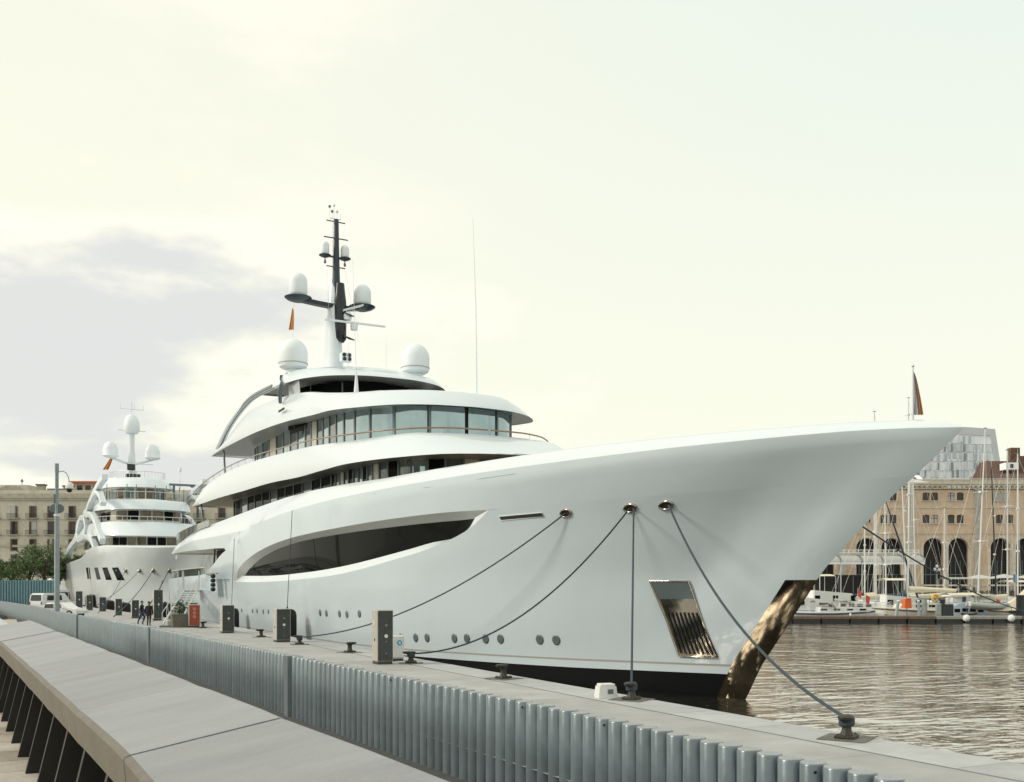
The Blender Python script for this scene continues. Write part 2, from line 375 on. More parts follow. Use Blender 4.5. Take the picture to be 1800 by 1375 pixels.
# paving slabs and coping stones laid on the quay bed, joints open between them
def slab(poly, z0, z1, name, m, parent, cham=.012):
    v = [(x, y, z0) for x, y in poly]; cx = sum(p[0] for p in poly) / 4; cy = sum(p[1] for p in poly) / 4
    v += [(x, y, z1 - cham) for x, y in poly]
    v += [(x + cham * (1 if x < cx else -1), y + cham * (1 if y < cy else -1), z1) for x, y in poly]
    f = [(0, 3, 2, 1), (8, 9, 10, 11)]
    for k in (0, 4):
        for i in range(4): f.append((k + i, k + (i + 1) % 4, k + 4 + (i + 1) % 4, k + 4 + i))
    return MB().add(v, f).build(name, m, parent)
for k in range(36):
    s0 = -12 + k * 2.6; s1 = s0 + 2.585
    if s1 > 81: break
    slab([(13.62, s0), (14.9, s0), (14.9, s1), (13.62, s1)], -.9 if False else QZ - .35, QZ + random.uniform(-.002, .003), 'coping_stone', COPE, quay)
for k in range(19):
    s0 = -12 + k * 5.0; s1 = s0 + 4.99
    slab([(wall_x(s0) + .02, s0), (13.5, s0), (13.5, s1), (wall_x(s1) + .02, s1)], QZ - .3, QZ + random.uniform(-.003, .002), 'paving_slab', CONC, quay)
MB().grid([[(13.5, s, QZ - .006), (13.62, s, QZ - .006)] for s in (-12, 81)], smooth=False).build('cable_groove', GROOVE, quay)
rows = [[(wall_x(s), s, QZ), (edge_x(s), s, QZ)] for s in [83] + SS[24:]]
MB().grid(rows, smooth=False).build('far_paving', CONC, quay)
MB().grid([[(14.95, s, .2), (14.95, s, .75)] for s in (-12, 80)], smooth=False).build('fender_strip', BLACK, quay)

# promenade we stand on, its paving strips, the lower path behind the bench
prom = struct(MB().box((-12, 20, 2.2), (25.4, 70, .36)).build('promenade', PAVE))
for k in range(34):
    s0 = 6 + k * .62
    MB().bev((-.35, s0 + .3, 2.395), (1.6, .605, .04), r=.008).build('paving_strip', mat('promenade_stone_%d' % (k % 3), [(.43, .39, .33), (.33, .29, .24), (.50, .46, .40)][k % 3], .85, var=.18, vs=4, bump=.4, bs=20), prom)
struct(MB().grid([[(.72, s, .5), (wall_x(s) + .1, s, .5)] for s in (-15, 0, 20, 40, 60, 80, 100, 141, 160)], smooth=False).build('lower_path', DARKG))
MB().grid([[(.72, s, .5), (.72, s, 2.38)] for s in (-15, 56)], smooth=False).build('retaining_face', RUSTY, prom)
# far ground
struct(MB().box((-170, 330, -.45), (520, 180, 3.6), rz=0).build('far_ground', CONC))
struct(MB().box((-60, 190, .3), (112, 96, 1.5)).build('left_ground', CONC))

# ------------------------------------------------------------------ corrugated wall
wall = thing('corrugated_wall', 'long galvanised wall of upright metal tubes between the lower path and the quay', 'wall', (7.9, 0, 0))
W0 = np.array([7.9, 0, 0]); ZT = 2.1; ZB = .45
tm = MB()
prof = [(.148, ZB), (.148, ZT - .012), (.140, ZT)]
tm.lathe(prof, n=20, smooth=True)
tube_me = tm.mesh('tube', TUBE, sharp=40)
cap_me = MB().lathe([(.141, ZT + .001), (.138, ZT + .012), (.10, ZT + .014)], n=20, smooth=False).mesh('tube_cap', TUBEC)
farm = MB(); s = -3.0; cnt = 0; posts = [27.4, 49.0, 72.0]
arc = []
while s < 150:
    dx = (wall_x(s + .2) - wall_x(s - .2)) / .4; st = .345 / math.hypot(1, dx); x = wall_x(s)
    if not any(abs(s - p) < .25 for p in posts):
        if cnt < 290 and s < 60:
            o = bpy.data.objects.new('tube', tube_me); COL.objects.link(o); o.parent = wall; o.location = (x - 7.9, s, random.uniform(-.008, .008)); o.rotation_euler = (0, 0, random.uniform(0, 6)); cnt += 1
            c = bpy.data.objects.new('tube_cap', cap_me); COL.objects.link(c); c.parent = o
        else: farm.lathe(prof, (x - 7.9, s, 0), n=8)
    s += st
stuff(farm.build('tube_run', TUBE, wall))
rows = [[(wall_x(s) - 7.9 + .06, s, ZB), (wall_x(s) - 7.9 + .06, s, ZT - .06)] for s in np.arange(-4, 151, 3.)]
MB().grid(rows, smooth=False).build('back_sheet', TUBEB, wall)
for p in posts: MB().box((wall_x(p) - 7.9 - .02, p, 1.28), (.36, .40, 1.68)).build('post', mat('post_steel', (.24, .28, .30), .4, .4, var=.1), wall)
hm = MB()
for s_ in (8.3, 12.6, 15.0, 20.5):
    k = round((s_ + 3) / .345); yy = -3 + k * .345; hm.cyl((wall_x(yy) - 7.9 - .10, yy - .14, ZT - .07), (wall_x(yy) - 7.9 - .12, yy - .152, ZT - .07), .016, n=8)
hm.build('bolt_hole', BLACK, wall)

# ------------------------------------------------------------------ parapet bench with tilted top
bench = thing('parapet_bench', 'long tilted metal-topped parapet in the foreground on black fins beside the promenade', 'parapet', (.7, 0, 2.4))
B0 = np.array([.7, 0, 2.4])
LX = lambda s: float(np.interp(s, [0, 3, 4.87, 11.5, 15.1, 21], [.53, .51, .49, .175, 0.0, -.30]))
RX = lambda s: float(np.interp(s, [0, 3, 4.75, 15.8, 20.6], [1.36, 1.30, 1.22, .70, .51]))
ZL, ZR = CZ - .75, CZ - .62
def top_slab(s0, s1, gap=.008):
    sg = np.linspace(s0 + gap, s1 - gap, 6); rows = []
    for i, s in enumerate(sg):
        l, r = LX(s), RX(s); e = .006 if i in (0, 5) else 0
        sec = [(l + .10, ZL - .20), (l + .015, ZL - .19), (l, ZL - .02), (l + .006, ZL - .005), (l + .03, ZL + .004), (r - .03, ZR), (r - .005, ZR - .008), (r, ZR - .03), (r, ZR - .16), (r - .1, ZR - .17)]
        rows.append([(x - B0[0], s, zz - B0[2] - e) for x, zz in sec])
    return rows
for s0, s1, g in ((-.5, 4.82, .012), (4.82, 6.7, .003), (6.7, 8.6, .002), (8.6, 10.5, .002), (10.5, 12.3, .002), (12.3, 13.8, .002), (13.8, 15.42, .003), (15.54, 20.6, .02)):
    if s0 == 4.82: s0 = 4.842
    rows = top_slab(s0, s1, g)
    m = MB()
    m.grid([r[4:] for r in rows], smooth=False); m.grid([r[:1] + r[-1:] for r in rows], smooth=False)
    for r in (rows[0], rows[-1]): m.add(r, [tuple(range(10))])
    o = m.build('top_panel', BENCHM, bench, weld=False)
    MB().grid([r[:5] for r in rows], smooth=False).build('fascia_panel', BENCHF, o)
s = 1.0
fin = None
while s < 20.5:
    l, r = LX(s), RX(s)
    poly = [(l - .08, 0), (l + .5, 0), (r - .1, ZR - .2 - 2.4), (l + .07, ZL - .2 - 2.4)]
    MB().prism([(x - B0[0], zz) for x, zz in poly], 'y', s, s + .10).build('fin', FINM, bench)
    s += .95
rows = [[(LX(s) + .46 - B0[0], s, 0), (LX(s) + .5 - B0[0], s, ZL - .2 - 2.4)] for s in np.linspace(-.5, 20.6, 9)]
MB().grid(rows, smooth=False).build('back_plate', FINM, bench)

# ------------------------------------------------------------------ bollards
def bollard(label, loc, rz):
    t = thing('bollard', label, 'bollard', loc, rz, 'bollards along the quay edge')
    MB().bev((0, 0, .006), (1.15, 1.15, .012), r=.004).build('ground_plate', RUSTY, t)
    MB().bev((0, 0, .05), (.56, .46, .08), r=.02).build('base_plate', IRON, t)
    m = MB().lathe([(.17, .085), (.15, .12), (.115, .2), (.11, .34), (.13, .42), (.15, .46)], n=20, sx=1.1); m.build('stem', IRON, t, sharp=50)
    m = MB().lathe([(.12, .43), (.20, .46), (.245, .505), (.245, .54), (.20, .57), (.10, .578)], (.09, 0, 0), n=22, sx=1.3, sy=.72); m.build('head', IRON, t, sharp=50)
    for a, bb in ((-.21, -.16), (.21, -.16), (-.21, .16), (.21, .16)): MB().lathe([(.025, .09), (.025, .115), (.012, .12)], (a, bb, 0), n=6, smooth=False).build('bolt', IRON, t)
    return t
BP = [(1485, 1298, 'nearest bollard, dark head with the thick bow rope belayed on it'), (1105, 1230, 'bollard with a vertical mooring line, beside the white box'), (880, 1193, 'rusty bollard with no rope, between the white box and the tall pedestal'),
      (718, 1166, 'bollard with a drooping rope, just right of the small white cabinet'), (611, 1147, 'greenish bollard left of the tall tan pedestal'), (523, 1133, 'bollard with a slack line in front of the black fender'),
      (456, 1120, 'hooked bollard between the two mid-quay pedestals'), (401, 1110, 'small bollard at the foot of the third pedestal'), (354, 1104, 'pale bollard just right of the red cabinet')]
bl = []
protoB = None
for i, (px, py, lab) in enumerate(BP):
    p = atZ(px, py, QZ + .004); loc = (min(float(p[0]), 14.3) + .1, float(p[1]), QZ + .004)
    rz = R([-150, -150, 200, 160, 10, 170, 185, 5, 20][i])
    if protoB is None: protoB = bollard(lab, loc, rz); protoB.scale = (.78, .78, .78); bl.append(protoB)
    else: bl.append(dup(protoB, loc, rz, lab))

# ------------------------------------------------------------------ service pedestals
def pedestal(label, loc, wd, dp, h, tan, dark, rz=0., name='power_pedestal', cat='pedestal', socket=True, group='service pedestals along the quay'):
    t = thing(name, label, cat, loc, rz, group)
    MB().bev((0, 0, .05), (wd - .04, dp - .04, .10), r=.01).build('plinth', PDARK, t)
    MB().bev((0, 0, .10 + (h - .1) / 2), (wd, dp, h - .1), r=.02).build('housing', tan, t)
    f = MB().bev((0, -dp / 2 - .012, .1 + (h - .1) / 2), (wd - .06, .03, h - .16), r=.01).build('front_panel', dark, t)
    if socket:
        for zz, rr in ((h * .72, .06), (h * .52, .07), (h * .42, .035), (h * .2, .04)):
            MB().cyl((.02, -dp / 2 - .027, zz), (.02, -dp / 2 - .05, zz), rr, n=12).build('socket', OFFW if rr > .06 else FRAMEG, f)
    MB().bev((-wd / 2 - .008, .02, h * .77), (.015, .09, .2), r=.003).build('notice', OFFW, t)
    MB().bev((-wd / 2 - .012, -.02, h * .45), (.025, .03, .1), r=.004).build('door_handle', PDARK, t)
    return t
def q(px, py, dx=0., dy=0.):
    p = atZ(px, py, QZ + .004); return (float(p[0]) + dx, float(p[1]) + dy, QZ + .004)
pedestal('tall tan service pedestal with a black front, nearest one on the quay', q(665, 1168, .25, .25), .62, .62, 2.0, TAN, PDARK)
pd2 = pedestal('grey pedestal with black front just left of the big black fender', q(489, 1129, .25, .25), .74, .72, 1.72, TAN, PDARK)
dup(pd2, q(395, 1113, .2, .3), 0, 'grey pedestal with black front between the red cabinet and the hooked bollard')
dup(pd2, q(274, 1091, .2, .4), 0, 'tallest far pedestal, behind the person in black', scale=(1, 1, 1.5))
dup(pd2, q(234, 1087, .2, .4), 0, 'slim far pedestal, first one left of the person in black', scale=(.85, .85, .95))
dup(pd2, q(205, 1082, .2, .4), 0, 'slim far pedestal, second one left of the person in black', scale=(.85, .85, .95))
dup(pd2, q(177, 1075, .2, .2), 0, 'slim far pedestal under the bow ropes of the arched yacht', scale=(1.0, 1.0, .95))
dup(pd2, q(154, 1073, .2, .2), 0, 'slim far pedestal, second one right of the white van', scale=(1.0, 1.0, 1.05))
dup(pd2, q(136, 1070, .2, .2), 0, 'far pedestal close to the right of the white van', scale=(1.1, 1.1, 1.3))
# small white water cabinet with round blue badge
t = thing('water_cabinet', 'small white cabinet with a round blue badge beside the tall tan pedestal', 'cabinet', q(693, 1162, .15, .2))
MB().bev((0, 0, .04), (.46, .40, .08), r=.01).build('plinth', PDARK, t)
MB().bev((0, 0, .53), (.52, .46, .9), r=.05).build('housing', OFFW, t)
MB().bev((0, -.235, .5), (.40, .02, .72), r=.008).build('door', OFFW, t)
MB().cyl((.05, -.246, .70), (.05, -.262, .70), .10, n=24).build('badge', BLUEB, t)
MB().cyl((.05, -.263, .70), (.05, -.268, .70), .045, n=16).build('badge_mark', OFFW, t)
# red hydrant cabinet
t = thing('hydrant_cabinet', 'rust-red fire hydrant cabinet with pale ring marks, right of the planter', 'cabinet', q(339, 1103, .1, .3))
MB().bev((0, 0, .05), (.70, .6, .10), r=.01).build('plinth', PDARK, t)
MB().bev((0, 0, .85), (.78, .68, 1.5), r=.03).build('housing', TAN, t)
f = MB().bev((0, -.355, .85), (.68, .03, 1.4), r=.01).build('door', REDP, t)
for zz in (1.28, 1.0, .74):
    MB().lathe([(.085, 0), (.13, 0), (.13, .01), (.085, .012)], (0, -.372, zz), n=20, axis=(0, -1, 0)).build('ring_mark', mat('faded_red', (.52, .20, .14), .6), f)
MB().bev((0, 0, 1.66), (.5, .4, .08), r=.02).build('beacon_base', PDARK, t)
# white box by second bollard
t = thing('white_box', 'white plastic box with a dark label on the quay edge, left of the roped bollard', 'box', q(1061, 1227, .1, .05), R(-12))
MB().box((0, 0, .15), (.52, .40, .30), taper=.86).build('body', OFFW, t)
MB().bev((0, 0, .33), (.40, .32, .07), r=.02).build('lid', OFFW, t)
MB().bev((.06, -.192, .17), (.15, .012, .12), r=.002).build('label_plate', FRAMEG, t)

# ================================================================== THE BIG YACHT
YX, YS = 23.5, 19.4
yacht = thing('superyacht', 'huge white superyacht with a raked flared bow moored along the quay, in the foreground', 'yacht', (YX, YS, 0))
def stem(z): return float(np.interp(z, [-2.5, -1.5, .14, 1.23, 4.2, 4.65, 6.31, 6.58, 7.11, 7.56, 8.31, 9.4], [11.1, 10.4, 9.12, 8.4, 5.67, 5.2, 3.05, 2.68, 1.8, 1.12, .03, -.1]))
def Bf(t, z, bulge=True):
    u = t - stem(z)
    if u <= 0: return 0.
    k = min(max(z / 8.35, 0), 1); Lk = 34 + 8 * k; p = 2.7 - .2 * k; bm = 6.6 + .6 * k
    if z < 0: bm *= 1 + z * .12
    b = bm * (1 - (1 - min(u / Lk, 1)) ** p)
    if 0 < z < 8.6: b -= .62 * math.sin(math.pi * (z / 8.6) ** 1.25) * min(1, u / 4.5) * math.exp(-max(0, u - 4.5) / 9) * min(1, b / .8)
    if t > 78: b *= 1 - .16 * ((t - 78) / 28) ** 2
    if bulge and t > 35 and z > 4.6:
        tc_ = float(np.interp(z, [4.6, 5.2, 7, 8, 8.9, 9.8], [76, 74, 65, 57.5, 50, 42])); d = min(max((tc_ - t) / .8 + .5, 0), 1)
        b += .22 * d * d * (3 - 2 * d) * min(1, (t - 35) / 8) * min(1, (z - 4.6) / .6) * min(1, max(0, (9.9 - z) / 1.0))
    return b
def ip(xs, ys): return lambda t: float(np.interp(t, xs, ys))
zboot = ip([0, 10, 16, 28, 110], [.88, .87, .75, .60, .55])
zst0 = ip([0, 9, 16, 27, 36, 110], [1.17, 1.16, 1.04, .88, .80, .78]); zst1 = lambda t: zst0(t) + .07
def smooth_curve(P, n=160):
    c = cat_rom([(a, b) for a, b in P], n); c = sorted(c, key=lambda q: q[0]); return [q[0] for q in c], [q[1] for q in c]
AFT = 64.2
_bo = smooth_curve([(19.2, 7.16), (19.9, 6.85), (20.8, 6.5), (23.5, 5.87), (28.3, 5.25), (33.7, 4.75), (44.1, 4.38), (54, 4.27), (62.8, 4.32)])
_to = smooth_curve([(19.2, 7.17), (22, 7.24), (26.2, 7.25), (34.2, 7.18), (40, 7.08), (45.1, 6.93), (50.5, 6.62), (55.5, 6.10), (59.3, 5.45), (62.8, 4.33)])
_bi = smooth_curve([(20.5, 6.86), (21.3, 6.45), (24.9, 5.96), (29.2, 5.53), (34.7, 5.12), (38.1, 4.95), (44.5, 4.78), (51.1, 4.70), (59.6, 4.76)])
_ti = smooth_curve([(20.5, 6.88), (23.2, 6.90), (29.5, 6.90), (37.6, 6.84), (45.7, 6.62), (50.6, 6.30), (54.5, 5.85), (59.6, 4.78)])
_ab = smooth_curve([(AFT, 6.85), (66, 6.62), (68, 6.25), (70, 5.84), (74, 5.22), (78, 5.0), (84, 4.95), (92, 4.9), (106, 4.75)])
_at = smooth_curve([(AFT, 6.87), (65.5, 7.03), (68, 7.14), (75, 7.25), (84, 7.38), (99, 7.5), (106, 7.5)])
def hole(cv, t, dflt): return float(np.interp(t, cv[0], cv[1])) if cv[0][0] <= t <= cv[0][-1] else dflt
def mid(t): return float(np.interp(t, [0, 19.2, 62.8, 64.2, 110], [7.16, 7.16, 4.33, 6.86, 6.86])) if not (19.2 < t < 62.8) else 5.5
def H1(t): return hole(_ab, t, 0) if t > AFT else hole(_bo, t, mid(t))
def H4(t): return hole(_at, t, 0) if t > AFT else max(hole(_to, t, mid(t)), H1(t))
def H2(t): return hole(_ab, t, 0) if t > AFT else (hole(_bi, t, 0) if 20.5 <= t <= 59.6 else (H1(t) + H4(t)) / 2 + .0)
def H3(t): return hole(_at, t, 0) if t > AFT else (hole(_ti, t, 0) if 20.5 <= t <= 59.6 else (H1(t) + H4(t)) / 2 + .0)
def inset(t):
    return float(np.interp(t, [19.2, 20.5, 22, 56, 59.6, 62.8], [0, .16, .36, .36, .2, 0]))
def insb(t): return float(np.interp(t, [19.2, 20.5, 22, 56, 59.6, 62.8], [0, .10, .26, .26, .12, 0]))
zsheer = ip([0, 1.4, 2.9, 5, 9, 18, 35, 46, 58, 66, 80, 90, 98.8], [8.32, 8.45, 8.54, 8.59, 8.65, 8.70, 8.76, 8.60, 8.15, 8.15, 8.25, 8.05, 7.52])
ztop = ip([0, 1.1, 3.3, 7, 13, 21, 29, 35.4, 40.7, 47.5, 55.7, 65.8, 79, 90, 95, 98.8], [8.36, 8.68, 8.87, 9.02, 9.19, 9.27, 9.36, 9.58, 9.72, 9.80, 9.72, 9.56, 9.34, 8.85, 8.35, 7.60])
def tin(t): return min(.5, .55 * Bf(t, 8.6)) * min(1., max(.25, (99 - t) / 8))
AA = sorted(set([round(x, 3) for x in list(np.concatenate([[0, .08, .2, .4, .7, 1.0, 1.4, 1.9], np.arange(2.5, 19, .75), np.arange(19.2, 21.2, .1), np.arange(21.2, 58, .8), np.arange(58, 64.2, .2), np.arange(64.2, 70, .3), np.arange(70, 98.8, 1.1), [98.8]]))]))
def t_of(a, z): return a + stem(z) * max(0., 1 - a / 14.)
def solve(a, zf):
    z_ = zf(t_of(a, 5.));
    for _ in range(4): z_ = zf(t_of(a, z_))
    return t_of(a, z_), z_
def hp(a, zf, ins=0.):
    t_, z_ = solve(a, zf); i = ins(t_) if callable(ins) else ins
    return (-(max(Bf(t_, z_) - i, 0.)), t_, z_)
def band(zf0, zf1, n, i0=0., i1=0., aa=AA, fn=None):
    rows = []
    for a in aa:
        if fn and not fn(a): continue
        row = []
        for k in range(n + 1):
            f_ = k / n
            zf = lambda t, f_=f_: zf0(t) * (1 - f_) + zf1(t) * f_
            iv = (lambda t, f_=f_: (i0(t) if callable(i0) else i0) * (1 - f_) + (i1(t) if callable(i1) else i1) * f_)
            row.append(hp(a, zf, iv))
        rows.append(row)
    return rows
def both(m, rows, smooth=True):
    m.grid(rows, smooth); m.grid([[(-x, y, z_) for x, y, z_ in r] for r in rows], smooth)
AALOW = AA + [100.5, 102, 103.5, 105, 106]
m = MB(); both(m, band(lambda t: -1.6, lambda t: -.4, 2, aa=AALOW)); both(m, band(lambda t: -.4, zboot, 3, aa=AALOW)); m.build('boot_top', BOOT, yacht, weld=True)
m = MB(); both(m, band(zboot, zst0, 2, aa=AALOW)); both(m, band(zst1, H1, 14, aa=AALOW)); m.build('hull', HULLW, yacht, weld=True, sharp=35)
m = MB(); both(m, band(zst0, zst1, 1, -.004, -.004, aa=AALOW)); m.build('cove_stripe', STRIPE, yacht, weld=True)
m = MB()
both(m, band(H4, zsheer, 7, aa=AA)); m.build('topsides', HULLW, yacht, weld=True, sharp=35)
m = MB()
rows = band(zsheer, ztop, 4, 0., tin, aa=AA)
for r in rows:                                   # gently crowned bulwark band
    for k in (1, 2, 3): x, y, z_ = r[k]; r[k] = (x - .05 * math.sin(math.pi * k / 4) * min(1, -x), y, z_ + .04 * math.sin(math.pi * k / 4) * min(1, -x))
both(m, rows)
both(m, [[r[-1], (r[-1][0] + min(.3, -r[-1][0] * .5), r[-1][1], r[-1][2] - .02), (r[-1][0] + min(.32, -r[-1][0] * .55), r[-1][1], r[-1][2] - min(.8, -r[-1][0]))] for r in rows])
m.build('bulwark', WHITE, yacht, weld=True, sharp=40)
# window recess reveal (top and bottom chamfers) and glass
WA = [a for a in AA if 19.15 <= a <= 62.9]
m = MB(); both(m, band(H1, H2, 2, 0, insb, aa=WA)); m.build('window_sill', WHITE, yacht, weld=True, sharp=40)
m = MB(); both(m, band(H3, H4, 2, inset, 0, aa=WA)); m.build('window_reveal', mat('reveal_shade_grey', (.50, .52, .51), .35), yacht, weld=True, sharp=40)  # grey puts the shade on the reveal's underside into its colour
GA = [a for a in AA if 20.45 <= a <= 59.65]
m = MB(); both(m, band(H2, H3, 3, insb, inset, aa=GA)); m.build('lens_window', GLASSD, yacht, weld=True)
# foredeck, aft decks
m = MB(); rows = []
for t_ in list(np.arange(1.2, 98.5, 1.5)):
    b_ = max(Bf(t_, 8.4) - .45, .05); rows.append([(-b_, t_, min(ztop(t_), zsheer(t_)) - .15), (0, t_, min(ztop(t_), zsheer(t_)) - .1), (b_, t_, min(ztop(t_), zsheer(t_)) - .15)])
m.grid(rows, smooth=False); m.build('main_deck', TEAK, yacht)
m = MB(); rows = []
for t_ in list(np.arange(64.4, 98.7, 1.2)) + [98.8]:
    b_ = Bf(t_, 7.3) - .01; zz = H4(t_); rows.append([(-b_, t_, zz), (-b_ * .5, t_, zz + .05), (0, t_, zz + .05), (b_ * .5, t_, zz + .05), (b_, t_, zz)])
m.grid(rows); m.build('wing_soffit', WHITE, yacht)
m = MB(); rows = []
for t_ in list(np.arange(64.4, 106.1, 1.5)):
    b_ = Bf(t_, 4.8) - .02; rows.append([(-b_, t_, H1(t_) - .0 if False else 4.55), (b_, t_, 4.55)])
m.grid(rows, smooth=False); m.build('aft_deck', TEAK, yacht)
bb = Bf(106, 4) ; MB().add([(-bb, 106, -1.6), (bb, 106, -1.6), (bb, 106, 4.75), (-bb, 106, 4.75)], [(0, 1, 2, 3)]).build('transom', HULLW, yacht)
bb = Bf(98.8, 7.5); MB().add([(-bb, 98.8, 7.5), (bb, 98.8, 7.5), (bb - .15, 98.8, 7.6), (-bb + .15, 98.8, 7.6)], [(0, 1, 2, 3)]).build('wing_end', WHITE, yacht)
# aft recess: dark salon doors, pillar
m = MB().box((0, 71.5, 5.95), (10.6, 15, 2.7)); m.build('aft_salon', DARKIN, yacht)
for x in (-5.9, 5.9): MB().cyl((x, 77.5, 4.6), (x * .99, 77.0, 7.3), .09, n=10).build('deck_pillar', FRAMEG, yacht)
# stem plate of polished steel
pw = ip([-1.5, .05, 4.19], [.8, .95, 1.02]); rows = []
for z_ in np.linspace(-1.2, 4.19, 16):
    rows.append([(-(Bf(stem(z_) + u * pw(z_), z_) + .015), stem(z_) - .02 + u * (pw(z_) + .02), z_) for u in np.linspace(0, 1, 7)])
m = MB(); m.grid(rows); m.grid([[(-x, y, z_) for x, y, z_ in r] for r in rows]); m.build('stem_plate', STEELP, yacht)
# anchor pocket: recessed mirror plate with vertical fingers
def tz(px, py):
    r_ = ray(px, py); lo = 12.
    def g(k):
        P = CAM + r_ * k; return P[0] - (YX - Bf(P[1] - YS, P[2], False))
    k = 12.
    while g(k) < 0 and k < 200: k += .5
    a, b_ = k - .5, k
    for _ in range(30):
        c = (a + b_) / 2
        if g(c) < 0: a = c
        else: b_ = c
    P = CAM + r_ * a; return P[1] - YS, P[2]
def hull_pt(t_, z_, off=0.):
    """point on the near hull side pushed outward by off, with its outward normal (yacht space)"""
    e = .05
    p = Vector((-Bf(t_, z_, False), t_, z_)); a = Vector((-Bf(t_ + e, z_, False), t_ + e, z_)) - Vector((-Bf(t_ - e, z_, False), t_ - e, z_)); c = Vector((-Bf(t_, z_ + e, False), t_, z_ + e)) - Vector((-Bf(t_, z_ - e, False), t_, z_ - e))
    n = a.cross(c).normalized()
    if n.x > 0: n = -n
    return p + n * off, n
A_, B_, C_, D_ = [tz(*p) for p in ((1143, 1021), (1211, 1021), (1262, 1155), (1194, 1153))]
def quad(u, v, off):
    t_ = (A_[0] * (1 - u) + B_[0] * u) * (1 - v) + (D_[0] * (1 - u) + C_[0] * u) * v; z_ = (A_[1] * (1 - u) + B_[1] * u) * (1 - v) + (D_[1] * (1 - u) + C_[1] * u) * v
    return hull_pt(t_, z_, off)[0]
ap = MB().grid([[quad(u, v, .015) for u in np.linspace(0, 1, 8)] for v in np.linspace(0, 1, 10)]).build('anchor_plate', CHROME, yacht)
MB().grid([[quad(u, v, .035) for u in np.linspace(.04, .97, 6)] for v in np.linspace(.02, .24, 4)]).build('pocket_hood', FRAMEG, ap)
for k in range(8):
    u = .10 + k * .115
    MB().tube([quad(u, v, .05) for v in np.linspace(.42, .97, 8)], .022, n=6).build('rubbing_bar', BLACK, ap)
MB().tube([quad(u, v, .04) for u, v in [(0, 0)] + [(x, 0) for x in (.5, 1)] + [(1, y) for y in (.5, 1)] + [(.5, 1), (0, 1), (0, .5), (0, 0)]], .035, n=6).build('rim', CHROME, ap)
# fairleads, slot
def fairlead(px, py):
    t_, z_ = tz(px, py); p, n = hull_pt(t_, z_, .0); q_ = n.to_track_quat('Z', 'Y')
    r_ = MB(); pts = []
    for i in range(25):
        a = 2 * math.pi * i / 24; pts.append(p + q_ @ Vector((.36 * math.cos(a), .15 * math.sin(a), .03)))
    # orient long axis along the hull
    ax = Vector((0, 1, 0)) - n * n.y; ax.normalize(); bx = n.cross(ax)
    pts = [p + ax * .29 * math.cos(a) + bx * .15 * math.sin(a) + n * .03 for a in [2 * math.pi * i / 24 for i in range(25)]]
    o = r_.tube(pts, .04, n=8, caps=False).build('fairlead', CHROME, yacht)
    MB().add([p + ax * .28 * math.cos(a) + bx * .14 * math.sin(a) + n * .02 for a in [2 * math.pi * i / 24 for i in range(24)]], [tuple(range(24))]).build('hole', DARKIN, o)
    return p + n * .06
FL = [fairlead(995, 902), fairlead(1108, 893), fairlead(1171, 888)]
a_, b_, c_, d_ = [tz(*p) for p in ((877, 908), (953, 901), (957, 908), (882, 915))]
sl = MB().add([hull_pt(*a_, .02)[0], hull_pt(*b_, .02)[0], hull_pt(*c_, .02)[0], hull_pt(*d_, .02)[0]], [(0, 1, 2, 3)]).build('hull_slot', DARKIN, yacht)
MB().tube([hull_pt(*p_, .02)[0] for p_ in (a_, b_, c_, d_, a_)], .018, n=5).build('slot_rim', WHITE, sl)
# portholes
for px, py in ((418, 1073), (425, 1073), (444, 1074), (452, 1074), (463, 1075), (472, 1075), (484, 1075), (563, 1077), (574, 1078), (597, 1079), (610, 1080), (632, 1079), (705, 1121), (731, 1121), (751, 1121), (799, 1122), (821, 1122), (854, 1123), (880, 1123), (949, 1124), (978, 1125)):
    t_, z_ = tz(px, py); p, n = hull_pt(t_, z_, .008); big = .20 if px > 690 else .19
    if px < 500: big = .16
    o = MB().lathe([(big - .035, 0), (big + .01, .0), (big + .01, .02), (big - .035, .028)], p, n=20, axis=n).build('porthole', FRAMEG, yacht)
    MB().lathe([(big - .04, .001), (big - .045, .012)], p, n=20, axis=n).build('glass', GLASSM, o)
# shell-door seams
def seam(pts, name='panel_seam'):
    MB().tube([hull_pt(*tz(*p), .003)[0] for p in pts], .011, n=4).build(name, STRIPE, yacht)
seam([(655, 868), (750, 857), (850, 841), (905, 833)]); 

# thin fender lines and fenders hang separately (below)

